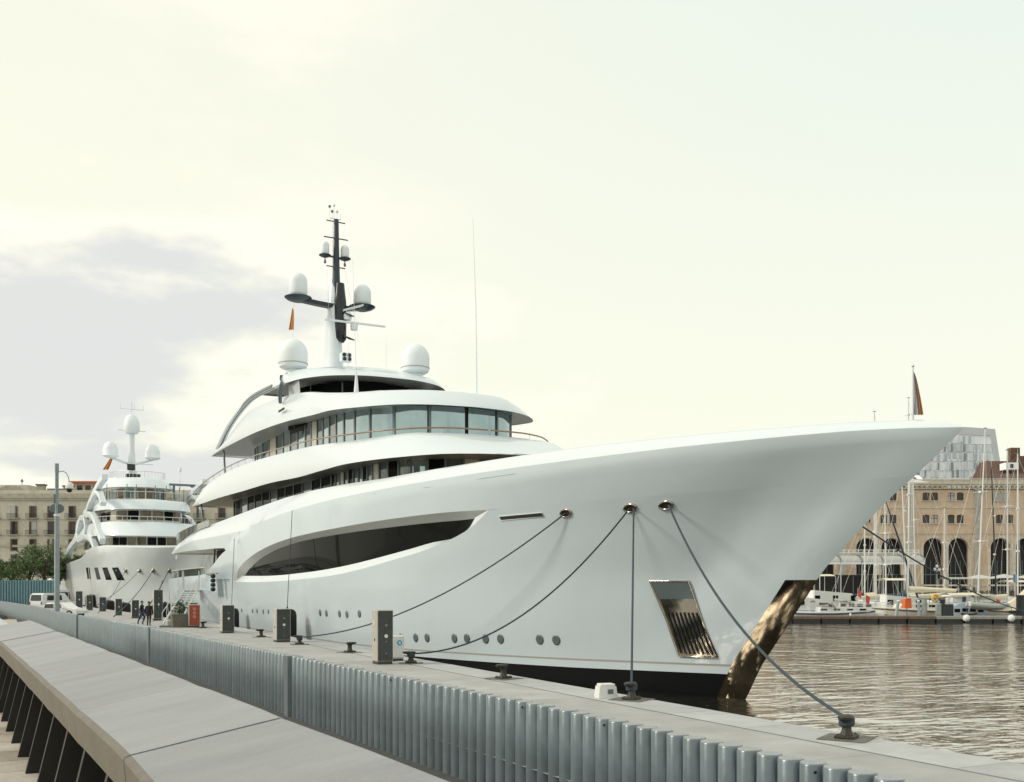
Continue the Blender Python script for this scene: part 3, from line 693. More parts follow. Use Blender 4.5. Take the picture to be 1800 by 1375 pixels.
# ---- superstructure slabs
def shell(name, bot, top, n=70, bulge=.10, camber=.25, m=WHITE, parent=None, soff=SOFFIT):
    bt = cat_rom(bot, n); tp = cat_rom(top, n); rows = []
    for p, q_ in zip(bt, tp):
        row = []
        for k in range(8):
            f_ = k / 7; g = f_ ** 1.15
            pp = p[:3] * (1 - g) + q_[:3] * g
            bb = max(pp[1], 0) + bulge * math.sin(math.pi * f_) * min(1, max(pp[1], 0) / 2); row.append((-bb, pp[0] - bulge * math.sin(math.pi * f_) * max(0, 1 - pp[1] / 5), pp[2]))
        row.append((-max(q_[1] - .25, 0), q_[0] + (.2 if q_[1] < 4 else .0), q_[2] + .05))
        rows.append(row)
    mm = MB(); both(mm, rows)
    caps = [[r[-1], (r[-1][0] * .5, r[-1][1], r[-1][2] + camber * .75 * min(1, -r[-1][0] / 3)), (0, r[-1][1], r[-1][2] + camber * min(1, -r[-1][0] / 3)), (-r[-1][0] * .5, r[-1][1], r[-1][2] + camber * .75 * min(1, -r[-1][0] / 3)), (-r[-1][0], r[-1][1], r[-1][2])] for r in rows]
    mm.grid(caps)
    e = rows[-1]; mm.add([(x, y, z_) for x, y, z_ in e] + [(-x, y, z_) for x, y, z_ in reversed(e)], [tuple(range(2 * len(e)))])
    o = mm.build(name, m, parent or yacht, weld=True, sharp=42)
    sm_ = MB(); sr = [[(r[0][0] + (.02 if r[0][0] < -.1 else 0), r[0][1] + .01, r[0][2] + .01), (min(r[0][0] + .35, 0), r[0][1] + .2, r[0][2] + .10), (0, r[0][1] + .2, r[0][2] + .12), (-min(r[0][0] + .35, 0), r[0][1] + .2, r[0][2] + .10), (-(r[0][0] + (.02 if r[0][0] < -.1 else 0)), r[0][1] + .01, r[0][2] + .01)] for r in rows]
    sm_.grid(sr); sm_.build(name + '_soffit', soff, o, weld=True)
    return o
B_bot = [(25.3, 0, 10.4), (25.8, 2, 10.45), (27.2, 4, 10.5), (29.4, 5.5, 10.5), (34, 6.7, 10.6), (38.4, 6.72, 10.72), (44.7, 6.55, 10.9), (52, 6.5, 11.22), (61.5, 6.5, 11.42), (73, 6.5, 11.67), (82, 6.45, 11.78), (86, 6.35, 11.86)]
B_top = [(29.9, 0, 12.0), (30.1, 2.5, 12.0), (31, 4.3, 12.0), (33, 5.3, 12.0), (36, 6.15, 12.08), (40, 6.45, 12.38), (49.7, 6.45, 12.97), (56.5, 6.45, 13.3), (65.6, 6.45, 13.55), (74, 6.45, 13.45), (81, 6.4, 12.9), (86, 6.3, 11.95)]
shell('bridge_deck_bulwark', B_bot, B_top, camber=-.2)
A_bot = [(32.2, 0, 13.9), (32.7, 2.3, 13.93), (33.8, 4.0, 13.98), (35.9, 5.6, 14.02), (38.5, 6.1, 14.25), (43.2, 6, 14.67), (50.3, 6, 15.25), (58.8, 6, 15.72), (69, 6, 15.98), (75, 6, 16.0), (78, 5.9, 16.0)]
A_top = [(33.6, 0, 14.95), (34.1, 2.2, 14.98), (35.6, 3.8, 15.08), (38.5, 4.9, 15.35), (42.5, 5.4, 15.95), (47, 5.45, 16.75), (52, 5.5, 17.35), (57.5, 5.8, 17.65), (62, 5.9, 17.78), (66, 5.95, 17.4), (71, 5.95, 16.72), (78, 5.9, 16.03)]
shell('sun_deck_bulwark', A_bot, A_top, camber=-.05)
C_bot = [(45.8, 0, 18.0), (46.0, 2.0, 18.0), (47.0, 3.9, 18.0), (48.5, 5.1, 18.0), (51, 5.75, 18.06), (54, 6.0, 18.2), (57, 6.1, 18.32), (58, 6.1, 18.35)]
C_top = [(46.9, 0, 18.55), (47.2, 2.0, 18.6), (48.4, 3.8, 18.8), (50.5, 4.9, 18.98), (53, 5.4, 19.08), (56, 5.7, 19.12), (58, 5.75, 19.08), (58.5, 5.75, 19.05)]
shell('hardtop', C_bot, C_top, camber=.32, bulge=.10)
# swept side arches from hardtop down to the sun deck
ab = cat_rom([(51, 6.1, 17.98), (56, 6.15, 18.27), (60.5, 6.2, 18.4), (65, 6.2, 18.08), (69.5, 6.15, 17.45), (74.5, 6.0, 16.4)], 36)
at_ = cat_rom([(53, 5.7, 18.98), (57, 5.9, 19.05), (60.8, 6.0, 18.98), (66, 6.1, 18.45), (71, 6.1, 17.55), (76, 6.0, 16.42)], 36)
for sg in (1, -1):
    rows = []
    for p, q_ in zip(ab, at_):
        c = (p + q_) / 2
        rows.append([(-sg * (p[1] - .35), p[0], p[2]), (-sg * p[1], p[0], p[2]), (-sg * (c[1] + .1), c[0], c[2]), (-sg * q_[1], q_[0], q_[2]), (-sg * (q_[1] - .35), q_[0], q_[2])])
    o = MB().grid(rows, close=True).build('side_arch', WHITE, yacht, sharp=45)
    fr = [[(-sg * (p[1] + .02), p[0], p[2] + .02), (-sg * (p[1] + .03), p[0] + .0, p[2] + .24), (-sg * (p[1] - .1), p[0], p[2] + .2), (-sg * (p[1] - .2), p[0], p[2] - .03)] for p in ab[4:]]
    MB().grid(fr, close=True).build('arch_trim', FRAMEG, o)
    MB().tube([(-sg * 6.12, 49.6, 17.55), (-sg * 6.1, 49.9, 17.25), (-sg * 5.95, 51.6, 16.95)] if False else [(-sg * 6.1, 50.9, 18.0), (-sg * 6.05, 51.7, 17.6), (-sg * 5.85, 52.4, 16.9)], [.13, .15, .12], n=8).build('arch_post', FRAMEG, yacht)

# ---- glazed houses: separate panes with mullions
def house(name, plan, z0, z1f, pane, m_for, mull=.12, frame=FRAMEG, wall_m=WHITE, lean=0.):
    z1 = z1f if callable(z1f) else (lambda t: z1f)
    pts = cat_rom([(a, b_, 0) for a, b_ in plan], 240); L_ = [0]
    for a, b_ in zip(pts, pts[1:]): L_.append(L_[-1] + float(np.hypot(*(b_ - a)[:2])))
    def P(l): return float(np.interp(l, L_, [p[0] for p in pts])), float(np.interp(l, L_, [p[1] for p in pts]))
    par = bpy.data.objects.new(name, None)
    body = MB(); rows = [[(-max(p[1] - .12, 0), p[0] + .12, z0 - .3), (-max(p[1] - .12, 0), p[0] + .12, z1(p[0]))] for p in pts[::6]]
    both(body, rows, False); o = body.build(name, DARKIN, yacht)
    l = 0; i = 0
    while l < L_[-1] - .5:
        w_ = pane(l); l2 = min(l + w_, L_[-1]); mt = m_for(l, i)
        for sg in (1, -1):
            ks = np.linspace(l + mull / 2, l2 - mull / 2, 5)
            rows = [[(-sg * P(x)[1], P(x)[0], z0), (-sg * (P(x)[1] + lean), P(x)[0] - (lean if P(x)[1] < 4.5 else 0), z1(P(x)[0]))] for x in ks]
            MB().grid(rows, True).build('window_pane', mt, o)
            t_, b_ = P(l2); MB().box((-sg * (b_ + .0), t_, (z0 + z1(t_)) / 2), (.10, mull, z1(t_) - z0)).build('mullion', frame, o)
        l = l2; i += 1
    return o
def mB(l, i):
    return GLASSL if i < 5 else [GLASSM, GLASSL, GLASSM, mat('pale_blind', (.55, .50, .42), .3), GLASSM, GLASSL][i % 6]
house('bridge_house', [(33.3, 0), (33.5, 1.4), (34.2, 2.9), (35.6, 3.9), (37.8, 4.5), (41, 4.6), (50, 4.3), (60, 4.0), (69, 3.8), (70, 3.7)], 12.1, ip([33, 36, 43, 50, 58, 70], [14.02, 14.15, 14.72, 15.3, 15.75, 15.9]), lambda l: 2.15 if l < 9 else (1.7 if l < 20 else 2.4), mB, mull=.22)
def mU(l, i): return [GLASSM, mat('pale_blind', (.55, .50, .42), .3), GLASSM, GLASSD, GLASSL, GLASSM, GLASSD][i % 7] if l < 17 else (GLASSD if i % 4 else GLASSM)
house('upper_deck_house', [(29.2, 0), (29.6, 2), (30.8, 3.9), (33, 4.8), (38, 4.9), (50, 4.6), (62, 4.4), (74, 4.4), (76, 4.3)], 8.7, ip([29, 34, 45, 61, 76], [10.6, 10.7, 11.0, 11.5, 11.75]), lambda l: .95 if l < 17 else 2.6, mU, mull=.16)
def mS(l, i): return GLASSD
house('sun_deck_house', [(48, 0), (48.3, 1.6), (49.2, 3.1), (50.6, 4.1), (53, 4.6), (54.5, 4.7)], 15.3, 17.98, lambda l: 2.6, mS, mull=.05)
for sg in (1, -1):
    MB().add([(-sg * 5.2, 49.3, 16.6), (-sg * 5.2, 52.6, 16.95), (-sg * 5.45, 51.6, 18.1), (-sg * 5.3, 49.4, 18.02)], [(0, 1, 2, 3)]).build('wing_panel', mat('pale_grey_panel', (.45, .49, .50), .4), yacht)
MB().box((0, 56, 16.6), (4.5, 6, 3.2)).build('mast_housing', WHITE, yacht)

# ---- hand rails
def rail(name, ctrl, dz, din, r=.045, every=2.4, m=WOOD, t_from=None, post=True):
    c = cat_rom(ctrl, 90); 
    for sg in (1, -1):
        pts = [(-sg * max(p[1] + din, 0), p[0] - (din if p[1] < 4 else 0), p[2] + dz) for p in c]
        o = MB().tube(pts, r, n=6).build(name, m, yacht)
        if post:
            acc = 0; pm = MB()
            for a, b_, p in zip(pts, pts[1:], c[1:]):
                acc += math.dist(a, b_)
                if acc > every: acc = 0; pm.cyl((b_[0] + sg * .03, b_[1], p[2] - .02), b_, .018, n=5)
            pm.build('stanchions', ALU, o)
rail('handrail', [(30.4, 0, 12.0), (30.6, 2.1, 12.0), (31.4, 3.6, 12.0), (33, 5.0, 12.0)] + B_top[4:-2] + [(79, 6.4, 13.3), (85, 6.35, 12.9)], .36, .08)
rail('handrail', [(74, 6.9, 9.4), (80, 6.8, 9.3), (90, 6.5, 9.2), (96.5, 6.2, 9.0)], .5, 0)
for sg in (1, -1):                               # glass balustrades
    MB().grid([[(-sg * (Bf(t_, 8.5) - .3), t_, ztop(t_) - .1), (-sg * (Bf(t_, 8.5) - .3), t_, 9.9 - .012 * (t_ - 74))] for t_ in np.arange(74, 97, 2)], False).build('glass_balustrade', GLASSM, yacht)
    MB().grid([[(-sg * (Bf(t_, 4.8) - .15), t_, 4.85), (-sg * (Bf(t_, 4.8) - .15), t_, 5.65)] for t_ in np.arange(76, 106, 3)], False).build('glass_balustrade', GLASSM, yacht)
    MB().tube([(-sg * (Bf(t_, 4.8) - .15), t_, 5.68) for t_ in np.arange(76, 106, 3)], .04).build('handrail', ALU, yacht)
    for tt in (83, ): MB().cyl((-sg * 6.1, 82.5, 11.9), (-sg * 6.1, 81.3, 9.4), .08, n=8).build('deck_pillar', FRAMEG, yacht)
    MB().cyl((-sg * 5.7, 73.5, 16.0), (-sg * 5.7, 72.8, 13.5), .09, n=8).build('deck_pillar', FRAMEG, yacht)
sl = MB().box((-6.11, 51.0, 16.15), (.06, 1.5, .13)).build('vent_slot', DARKIN, yacht)
# whip antennas
MB().tube([(1.3, 34.8, 14.9), (1.25, 34.8, 20), (1.1, 34.9, 25.4)], [.05, .03, .012], n=6).build('whip_antenna', DOME, yacht)
MB().tube([(-4.0, 40.9, 15.8), (-4.0, 40.9, 16.7), (-4.02, 40.9, 17.3), (-4.2, 41, 24)], [.16, .09, .02, .008], n=8).build('whip_antenna', WHITE, yacht)
for a, b_ in ((2.5, 50), (-1.5, 50.5), (3.5, 52), (.8, 49)): MB().cyl((a, b_, 18.9), (a, b_, 21.2), .012, n=5).build('small_aerial', ALU, yacht)
# ---- domes
def dome(m, c, r, h, ring=True):
    pr = [(r * .72, 0), (r * .93, .06 * h), (r, .16 * h), (r * .995, h - min(r * 1.02, .62 * h))] + [(r * math.cos(a), h - min(r * 1.02, .62 * h) + min(r * 1.02, .62 * h) * math.sin(a)) for a in np.linspace(.15, 1.5, 9)]
    m.lathe(pr, c, n=28)
    return m
for x, y, zb in ((-4.9, 52.5, 19.35), (3.3, 49.8, 19.3)):
    o = dome(MB(), (x, y, zb), 1.02, 2.15).build('satellite_dome', DOME, yacht, sharp=40)
    MB().lathe([(1.035, .35), (1.045, .36), (1.045, .40), (1.035, .41)], (x, y, zb), n=28).build('ring', STRIPE, o)
    MB().cyl((x, y, zb - .35), (x, y, zb + .02), .55, n=16).build('pedestal', WHITE, o)
# ---- mast
MT = 58.4
def mz(py): return CZ + (HY - py) * 80.2 / 1800
def mx(px): return ((px - 592) / 1800 * 80.2) / .894
mast = MB().lathe([(1.25, 18.8), (1.02, 20.5), (.86, 22.5), (.72, 25.0), (.55, 27.3), (.28, 28.0)], (-.1, MT + .35, 0), n=20, sx=.78, sy=1.1).build('mast_tower', WHITE, yacht, sharp=50)
MB().lathe([(.30, 23.0), (.50, 23.25), (.52, 24.3), (.50, 26.2), (.42, 26.8), (.34, 27.6)], (.25, MT - .30, 0), n=16, sx=.95, sy=.9).build('mast_front', BLACK, mast)
MB().lathe([(.36, 26.8), (.30, 28.0), (.23, 30.5), (.20, 32.6), (.19, 32.65)], (.03, MT, 0), n=10).build('top_pole', MASTB, mast)
def arm(pts, m=MASTB, w=.5, h=.16, name='mast_arm'):
    mm = MB()
    for a, b_ in zip(pts, pts[1:]):
        a = Vector(a); b_ = Vector(b_); dd = (b_ - a).normalized(); s_ = Vector((0, 0, 1)).cross(dd).normalized()
        vs = [a + s_ * w / 2, a - s_ * w / 2, a - s_ * w * .4 - Vector((0, 0, h)), a + s_ * w * .4 - Vector((0, 0, h)), b_ + s_ * w / 2, b_ - s_ * w / 2, b_ - s_ * w * .4 - Vector((0, 0, h)), b_ + s_ * w * .4 - Vector((0, 0, h))]
        mm.add(vs, [(0, 1, 2, 3), (7, 6, 5, 4), (0, 4, 5, 1), (1, 5, 6, 2), (2, 6, 7, 3), (3, 7, 4, 0)])
    return mm.build(name, m, mast)
def plate(c, r, name='dome_platform'): return MB().lathe([(r * .4, -.28 * r - .05), (r * .8, -.18 * r - .02), (r * 1.02, -.04), (r * 1.02, 0), (r * .95, .02)], c, n=24).build(name, MASTB, mast, sharp=40)
for px, pyb, pyt, rw, sgn in ((532, 534, 492, .70, -1), (635, 536, 497, .70, 1)):
    x = mx(px); zb = mz(pyb - 2); h = (pyb - pyt) * 80.2 / 1800
    arm([(0, MT, zb - .25), (x * .5, MT, zb - .15), (x, MT, zb)], w=.7, h=.3); plate((x, MT, zb), 1.02)
    o = dome(MB(), (x, MT, zb + .02), rw, h).build('satellite_dome', DOME, mast, sharp=40)
arm([(.3, MT - .9, mz(549)), (1.9, MT - 1.0, mz(536))], m=WHITE, w=.25, h=.14, name='cross_strut')
for px, pyb, pyt, rw in ((574.5, 452, 428, .33), (606.5, 453, 430, .33)):
    x = mx(px); zb = mz(pyb); arm([(0, MT, zb), (x, MT, zb)], w=.2, h=.1); plate((x, MT, zb), .46); dome(MB(), (x, MT, zb), rw, (pyb - pyt) * 80.2 / 1800).build('small_dome', DOME, mast, sharp=40)
    MB().lathe([(.04, -.55), (.1, -.5), (.1, -.35), (.05, -.25), (.02, 0)], (x, MT, zb - .1), n=10).build('lamp', FRAMEG, mast)
for py, hw, dy in ((390.5, .75, 0), (470, .75, 0)): MB().cyl((-hw, MT - dy, mz(py)), (hw, MT + dy, mz(py + 1)), .045, n=6).build('yard', MASTB, mast)
MB().cyl((-1.05, MT - .3, mz(422)), (1.05, MT + .3, mz(418)), .045, n=6).build('yard', MASTB, mast)
MB().cyl((-.65, MT + .5, mz(416)), (.65, MT - .5, mz(424)), .045, n=6).build('yard', MASTB, mast)
MB().lathe([(.14, mz(426)), (.2, mz(424)), (.14, mz(420))], (0.05, MT, 0), n=12).build('lamp', MASTB, mast)
for dx, z0, z1 in ((-.5, 386, 366), (-.15, 386, 362), (.1, 386, 372), (.35, 386, 376), (-.3, 386, 374)): MB().cyl((dx, MT, mz(z0)), (dx, MT, mz(z1)), .018, n=5).build('sensor_rod', ALU, mast)
MB().cyl((-.5, MT, mz(386)), (.4, MT, mz(386)), .03, n=5).build('sensor_bar', ALU, mast)
for dx, zz in ((-.5, 366), (-.15, 363), (-.3, 374), (.1, 373)): MB().lathe([(.02, -.1), (.10, -.05), (.10, .08), (.03, .12)], (dx, MT, mz(zz)), n=8).build('sensor', FRAMEG if dx < -.2 else DOME, mast)
lad = MB()
for k in range(16): zz = mz(515) + k * .36; lad.cyl((-.30, MT, zz), (-.16, MT, zz), .012, n=4)
lad.cyl((-.30, MT, mz(515)), (-.28, MT, mz(395)), .012, n=4); lad.build('ladder', ALU, mast)
MB().bev((mx(618), MT - .9, mz(570)), (4.9, .16, .16), r=.04).build('radar_bar', DOME, mast)
MB().lathe([(.28, -.55), (.3, -.15), (.14, 0)], (mx(616), MT - .9, mz(570)), n=14).build('radar_pedestal', WHITE, mast)
for py, ln in ((556, 1.0), (597, 1.2)):
    MB().lathe([(.05, -.12), (.42, -.06), (.42, .02), (.05, .05)], (mx(608), MT - .9, mz(py)), n=20, sx=ln, axis=(.25, -.35, .9)).build('spreader_platform', BLACK if py > 560 else MASTB, mast)
MB().lathe([(.3, -.6), (.32, -.2), (.2, 0)], (mx(606), MT - .8, mz(552)), n=12).build('camera_pod', DOME, mast)
hb = MB().bev((mx(600), MT - 1.25, mz(634)), (.85, .5, .72), r=.06).build('horn_box', DOME, mast)
for dx, dz in ((-.19, .16), (.2, .16), (-.17, -.17), (.22, -.15)):
    MB().lathe([(.135, 0), (.15, .05), (.10, .06)], (mx(600) + dx, MT - 1.52, mz(634) + dz), n=14, axis=(0, -1, 0)).build('horn', BLACK, hb)
for a, b_ in (((-3.3, MT, mz(540)), (-4.4, 55, 19.0)), ((.7, MT, mz(470)), (1.4, 55, 19.3)), ((-.7, MT, mz(470)), (-.9, 57.2, 24))): MB().tube([a, b_], .010, n=4).build('halyard', ALU, mast)
# jackstaff
MB().tube([(0, 1.8, 8.5), (0, 1.8, 10.3)], [.035, .02], n=8).build('jackstaff', ALU, yacht)
MB().lathe([(.03, 0), (.05, .03), (.02, .07)], (0, 1.8, 10.3), n=8).build('truck', ALU, yacht)

# ---- flags (each its own thing)
def folded_flag(name, label, loc, h, w_, cols, parent_rz=0., folds=3.5, lean=0.):
    t = thing(name, label, 'flag', loc, parent_rz)
    nv, nu = 14, 12
    for ci, (m_, u0, u1) in enumerate(cols):
        rows = []
        for i in range(nv + 1):
            v = i / nv; spread = w_ * (.25 + .75 * (v ** .8))
            row = []
            for k in range(nu + 1):
                u = u0 + (u1 - u0) * k / nu
                row.append((u * spread + lean * v, .06 * w_ * 2 * math.sin(u * folds * 6.28 + v * 2) * (.3 + v), -v * h - u * .12 * h * (1 - v)))
            rows.append(row)
        MB().grid(rows).build('cloth', m_, t)
    return t
folded_flag('bow_flag', 'furled blue, white and orange flag drooping from the jackstaff on the bow', (YX, YS + 1.8, 10.22), 1.3, .29, [(FBLUE, 0, .12), (WHCL, .12, .42), (FBLUE, .42, .5), (WHCL, .5, .62), (FORG, .62, .72), (mat('flag_pale_orange', (.50, .28, .16), .7), .72, 1)], -YAW)
folded_flag('courtesy_flag', 'small limp red and yellow flag below the left mast dome', (YX + mx(523), YS + MT, mz(551)), 1.7, .42, [(FRED, 0, .25), (FYEL, .25, .75), (FRED, .75, 1)], -YAW, lean=-.3)

# ---- fenders in the gap between hull and quay
def fender(label, px, X, top, r, h, line=None):
    p = atX(px, 1090, X); t = thing('yacht_fender', label, 'fender', (float(X), float(p[1]), 0), 0, 'big black fenders between hull and quay')
    MB().lathe([(r * .25, top - h), (r * .8, top - h + .12), (r, top - h + .4), (r, top - .45), (r * .93, top - .22), (r * .7, top - .07), (r * .2, top)], (0, 0, 0), n=24).build('body', RUBBER, t, sharp=60)
    MB().cyl((0, 0, top - .02), (0, 0, top + .12), .05, n=8).build('eye', IRON, t)
    if line: MB().cyl((0, 0, top + .1), (line[0] - X, line[1] - p[1], line[2]), .02, n=5).build('line', ROPE, t)
p1 = atX(503, 1090, 15.55)
fender('black cylindrical fender with a tall rounded top, in the middle of the yacht side', 505, 15.62, 2.62, .56, 2.9, (15.95, p1[1] + .1, 8.6))
p1 = atX(403, 1090, 15.55)
fender('black fender half hidden behind the pedestal right of the red cabinet', 407, 15.65, 2.35, .56, 2.7, (15.95, p1[1] + .1, 7.6))
fender('small black fender by the foot of the gangway, left of the planter', 322, 15.5, 2.0, .5, 2.4)
fender('black fender behind the handrail at the gangway foot', 290, 15.4, 2.3, .6, 2.5)

# ---- mooring lines
def rope(label, a, b_, sag, r=.031, m=ROPE):
    t = MB().tube(catenary(a, b_, sag), r, n=8).build('mooring_line', m); tag(t, label, 'rope', 'mooring lines'); return t
W = lambda p: (p[0] + YX, p[1] + YS, p[2])
def bt(i, dz=.36): l = bl[i].location; return (l.x, l.y, l.z + dz)
rope('long drooping line from the aftmost bow fairlead to the quay by the fender', W(FL[0]), bt(5), 1.05)
rope('curved line from the middle bow fairlead down to the bollard beyond the small white cabinet', W(FL[1]), bt(3), 1.3)
rope('nearly vertical line from the middle bow fairlead straight to the bollard by the white box', W((FL[1][0] + .05, FL[1][1] - .2, FL[1][2])), bt(1), .02)
rope('thick line from the foremost bow fairlead to the nearest bollard', W((FL[2][0], FL[2][1] - .2, FL[2][2])), bt(0, .38), .95, r=.036)
for i in (0, 1, 3, 5):                           # turns of rope on the bollards
    c = bl[i].location; pts = []
    for k in range(40): a = k * .5; pts.append((c.x + .12 * math.cos(a), c.y + .12 * math.sin(a), c.z + .24 + .0035 * k))
    tag(MB().tube(pts, .036, n=6).build('rope_turns', ROPE), ['rope turns wound round the nearest bollard', 'rope turns round the bollard by the white box', '', 'rope turns round the bollard by the small white cabinet', '', 'rope turns round the bollard at the black fender'][i], 'rope', 'rope turns on bollards')

# ================================================================== GANGWAY, PLANTER, BOARDING GEAR
g0 = atZ(268, 1103, QZ); g1 = atX(335, 1038, 15.6)
gx0, gy0 = float(g0[0]) + 1.2, float(g0[1]); gtop = float(g1[2])
t = thing('gangway', 'aluminium gangway stairs rising from the quay to the aft side of the big yacht', 'gangway', (gx0, gy0, QZ))
v1 = Vector((float(g1[0]) - gx0, float(g1[1]) - gy0, gtop - QZ)); dh = Vector((v1.x, v1.y, 0)).normalized(); sd_ = Vector((-dh.y, dh.x, 0)) * .55
for sg in (1, -1):
    o = MB().cyl(sd_ * sg + Vector((0, 0, .1)), v1 + sd_ * sg, .09, n=6).build('stringer', ALU, t)
    for k in range(7): p = v1 * (k / 6) + sd_ * sg; MB().cyl(p, p + Vector((0, 0, 1.0)), .025, n=5).build('stanchion', ALU, o)
    MB().tube([sd_ * sg + Vector((0, 0, 1.0)), v1 + sd_ * sg + Vector((0, 0, 1.0))], .03).build('handrail', ALU, o)
for k in range(14):
    p = v1 * ((k + .5) / 14); MB().box((p.x, p.y, p.z), (.34, 1.0, .04), rz=math.atan2(dh.y, dh.x)).build('step', FRAMEG, t)
pl = MB().bev((v1.x + dh.x * .8, v1.y + dh.y * .8, v1.z), (2.0, 1.7, .12), rz=math.atan2(dh.y, dh.x)).build('landing', ALU, t)
for a in (0, .8, 1.6):
    for sg in (1, -1): p = v1 + dh * a + sd_ * sg * 1.3; MB().cyl(p, p + Vector((0, 0, 1.8)), .035, n=6).build('post', ALU, pl)
MB().bev((.0, 0, .06), (1.1, 1.4, .12), rz=math.atan2(dh.y, dh.x)).build('foot_plate', FRAMEG, t)
for k in range(3): p = v1 * (.25 + .25 * k) + sd_; MB().cyl(p, p + Vector((-.2, .3, 2.0 + .3 * k)), .02, n=5).build('guy_pole', ALU, t)
t = thing('boarding_panel', 'pale blue-grey panel with a column of black balls on the yacht side by the gangway', 'panel', (15.9, float(atX(372, 1025, 15.9)[1]), 0))
zt_, zb_ = float(atX(372, 1010, 15.9)[2]), float(atX(372, 1040, 15.9)[2])
MB().bev((0, .3, (zt_ + zb_) / 2), (.12, 2.6, zt_ - zb_), r=.03).build('board', mat('pale_blue_grey', (.40, .50, .56), .5), t)
for k in range(4):
    for a in (0, .4): MB().lathe([(.05, -.17), (.16, -.1), (.17, .05), (.08, .16)], (-.25, -1.9 + a - .3, zb_ + .2 + k * (zt_ - zb_) / 4), n=10).build('ball', RUBBER, t)
MB().cyl((-.2, -1.9, zb_), (-.2, -1.9, zt_ + .5), .03).build('pole', ALU, t)
MB().bev((-.2, -1.0, zt_ + .05), (.1, 5.2, .1), r=.02).build('boom', FRAMEG, t)
def leafball(m, c, r, n, sz, squash=1., rnd=random):
    for _ in range(n):
        d = Vector((rnd.gauss(0, 1), rnd.gauss(0, 1), rnd.gauss(0, 1))).normalized() * (r * rnd.uniform(.35, 1.05)); d.z *= squash
        p = Vector(c) + d; a = Vector((rnd.gauss(0, 1), rnd.gauss(0, 1), rnd.gauss(0, .6))).normalized(); b_ = a.cross(Vector((rnd.gauss(0, 1), rnd.gauss(0, 1), rnd.gauss(0, 1)))).normalized(); s_ = sz * rnd.uniform(.6, 1.3)
        m.add([p - a * s_, p + b_ * s_ * .6, p + a * s_, p - b_ * s_ * .5], [(0, 1, 2, 3)])
pp = q(314, 1103)
t = thing('planter', 'square grey-brown planter with a bushy plant at the foot of the gangway', 'planter', (pp[0] + .1, pp[1] + .3, pp[2]))
MB().box((0, 0, .45), (1.0, .95, .9), taper=1.12).build('pot', mat('planter_brown', (.14, .13, .10), .7, var=.15), t)
MB().bev((0, 0, .88), (1.16, 1.1, .1), r=.02).build('rim', mat('planter_brown', (.14, .13, .10)), t)
m = MB(); leafball(m, (0, 0, 1.35), .6, 260, .09); m.build('foliage', LEAF2, t); MB().cyl((0, 0, .9), (0, 0, 1.4), .04).build('stem', BARK, t)

# ================================================================== PEOPLE
def skin_body(name, joints, edges, m, parent):
    me = bpy.data.meshes.new(name); me.from_pydata([j[0] for j in joints], edges, []); o = bpy.data.objects.new(name, me); COL.objects.link(o)
    sk = o.modifiers.new('s', 'SKIN'); o.modifiers.new('d', 'SUBSURF').levels = 1
    for i, j in enumerate(joints): me.skin_vertices[0].data[i].radius = (j[1], j[2] if len(j) > 2 else j[1])
    me.skin_vertices[0].data[0].use_root = True
    dg = bpy.context.evaluated_depsgraph_get(); ev = o.evaluated_get(dg); nm = bpy.data.meshes.new_from_object(ev); nm.materials.clear(); nm.materials.append(m)
    for p in nm.polygons: p.use_smooth = True
    bpy.data.objects.remove(o); n = bpy.data.objects.new(name, nm); COL.objects.link(n); n.parent = parent; return n
def person(label, loc, rz, top, legs, pose='stand', group=None):
    t = thing('person', label, 'person', loc, rz, group); k = .12 if pose == 'stand' else .28
    J = [((0, 0, .95), .15, .12), ((0, 0, 1.18), .15, .11), ((0, 0, 1.40), .17, .11), ((0, 0, 1.50), .06, .06), ((0, -.01, 1.56), .05, .05),
         ((.2, 0, 1.42), .06), ((.26, .03, 1.15), .045), ((.24, -.12, .92), .035), ((.235, -.16, .83), .03), ((-.2, 0, 1.42), .06), ((-.26, .03, 1.15), .045), ((-.24, -.12, .92), .035), ((-.235, -.16, .83), .03),
         ((.10, 0, .86), .095), ((.11, -k * .6, .50), .065), ((.11, k * .2, .10), .045), ((.11, -.10, .045), .04), ((-.10, 0, .86), .095), ((-.11, k * .6, .50), .065), ((-.11, k, .10), .045), ((-.11, k - .12, .045), .04)]
    E_ = [(0, 1), (1, 2), (2, 3), (3, 4), (2, 5), (5, 6), (6, 7), (7, 8), (2, 9), (9, 10), (10, 11), (11, 12), (0, 13), (13, 14), (14, 15), (15, 16), (0, 17), (17, 18), (18, 19), (19, 20)]
    skin_body('body', J, E_, legs, t)
    J2 = [((0, 0, .98), .165, .135), ((0, 0, 1.2), .165, .125), ((0, 0, 1.40), .18, .12), ((.205, 0, 1.42), .07), ((.265, .03, 1.15), .055), ((.245, -.11, .94), .045), ((-.205, 0, 1.42), .07), ((-.265, .03, 1.15), .055), ((-.245, -.11, .94), .045)]
    skin_body('jacket', J2, [(0, 1), (1, 2), (2, 3), (3, 4), (4, 5), (2, 6), (6, 7), (7, 8)], top, t)
    h = MB().lathe([(.035, -.12), (.07, -.09), (.085, -.02), (.09, .05), (.07, .1), (.03, .125)], (0, 0, 1.66), n=14, sy=1.15); h.cyl((0, -.095, 1.66), (0, -.12, 1.645), .018, n=5); ho = h.build('head', SKIN, t)
    MB().lathe([(.093, .0), (.099, .05), (.08, .11), (.035, .14)], (0, .015, 1.66), n=14, sy=1.15).build('hair', HAIR, ho)
    return t
gpz = atZ(262, 1101, QZ)
person('person in black clothes standing by the foot of the gangway', (float(gpz[0]), float(gpz[1]) , QZ), R(150), CLOTH, CLOTH)
person('person in dark jacket and jeans just left of the one in black', (float(gpz[0]) - .1, float(gpz[1]) + 3.2, QZ), R(60), CLOTH, DENIM, 'walk')
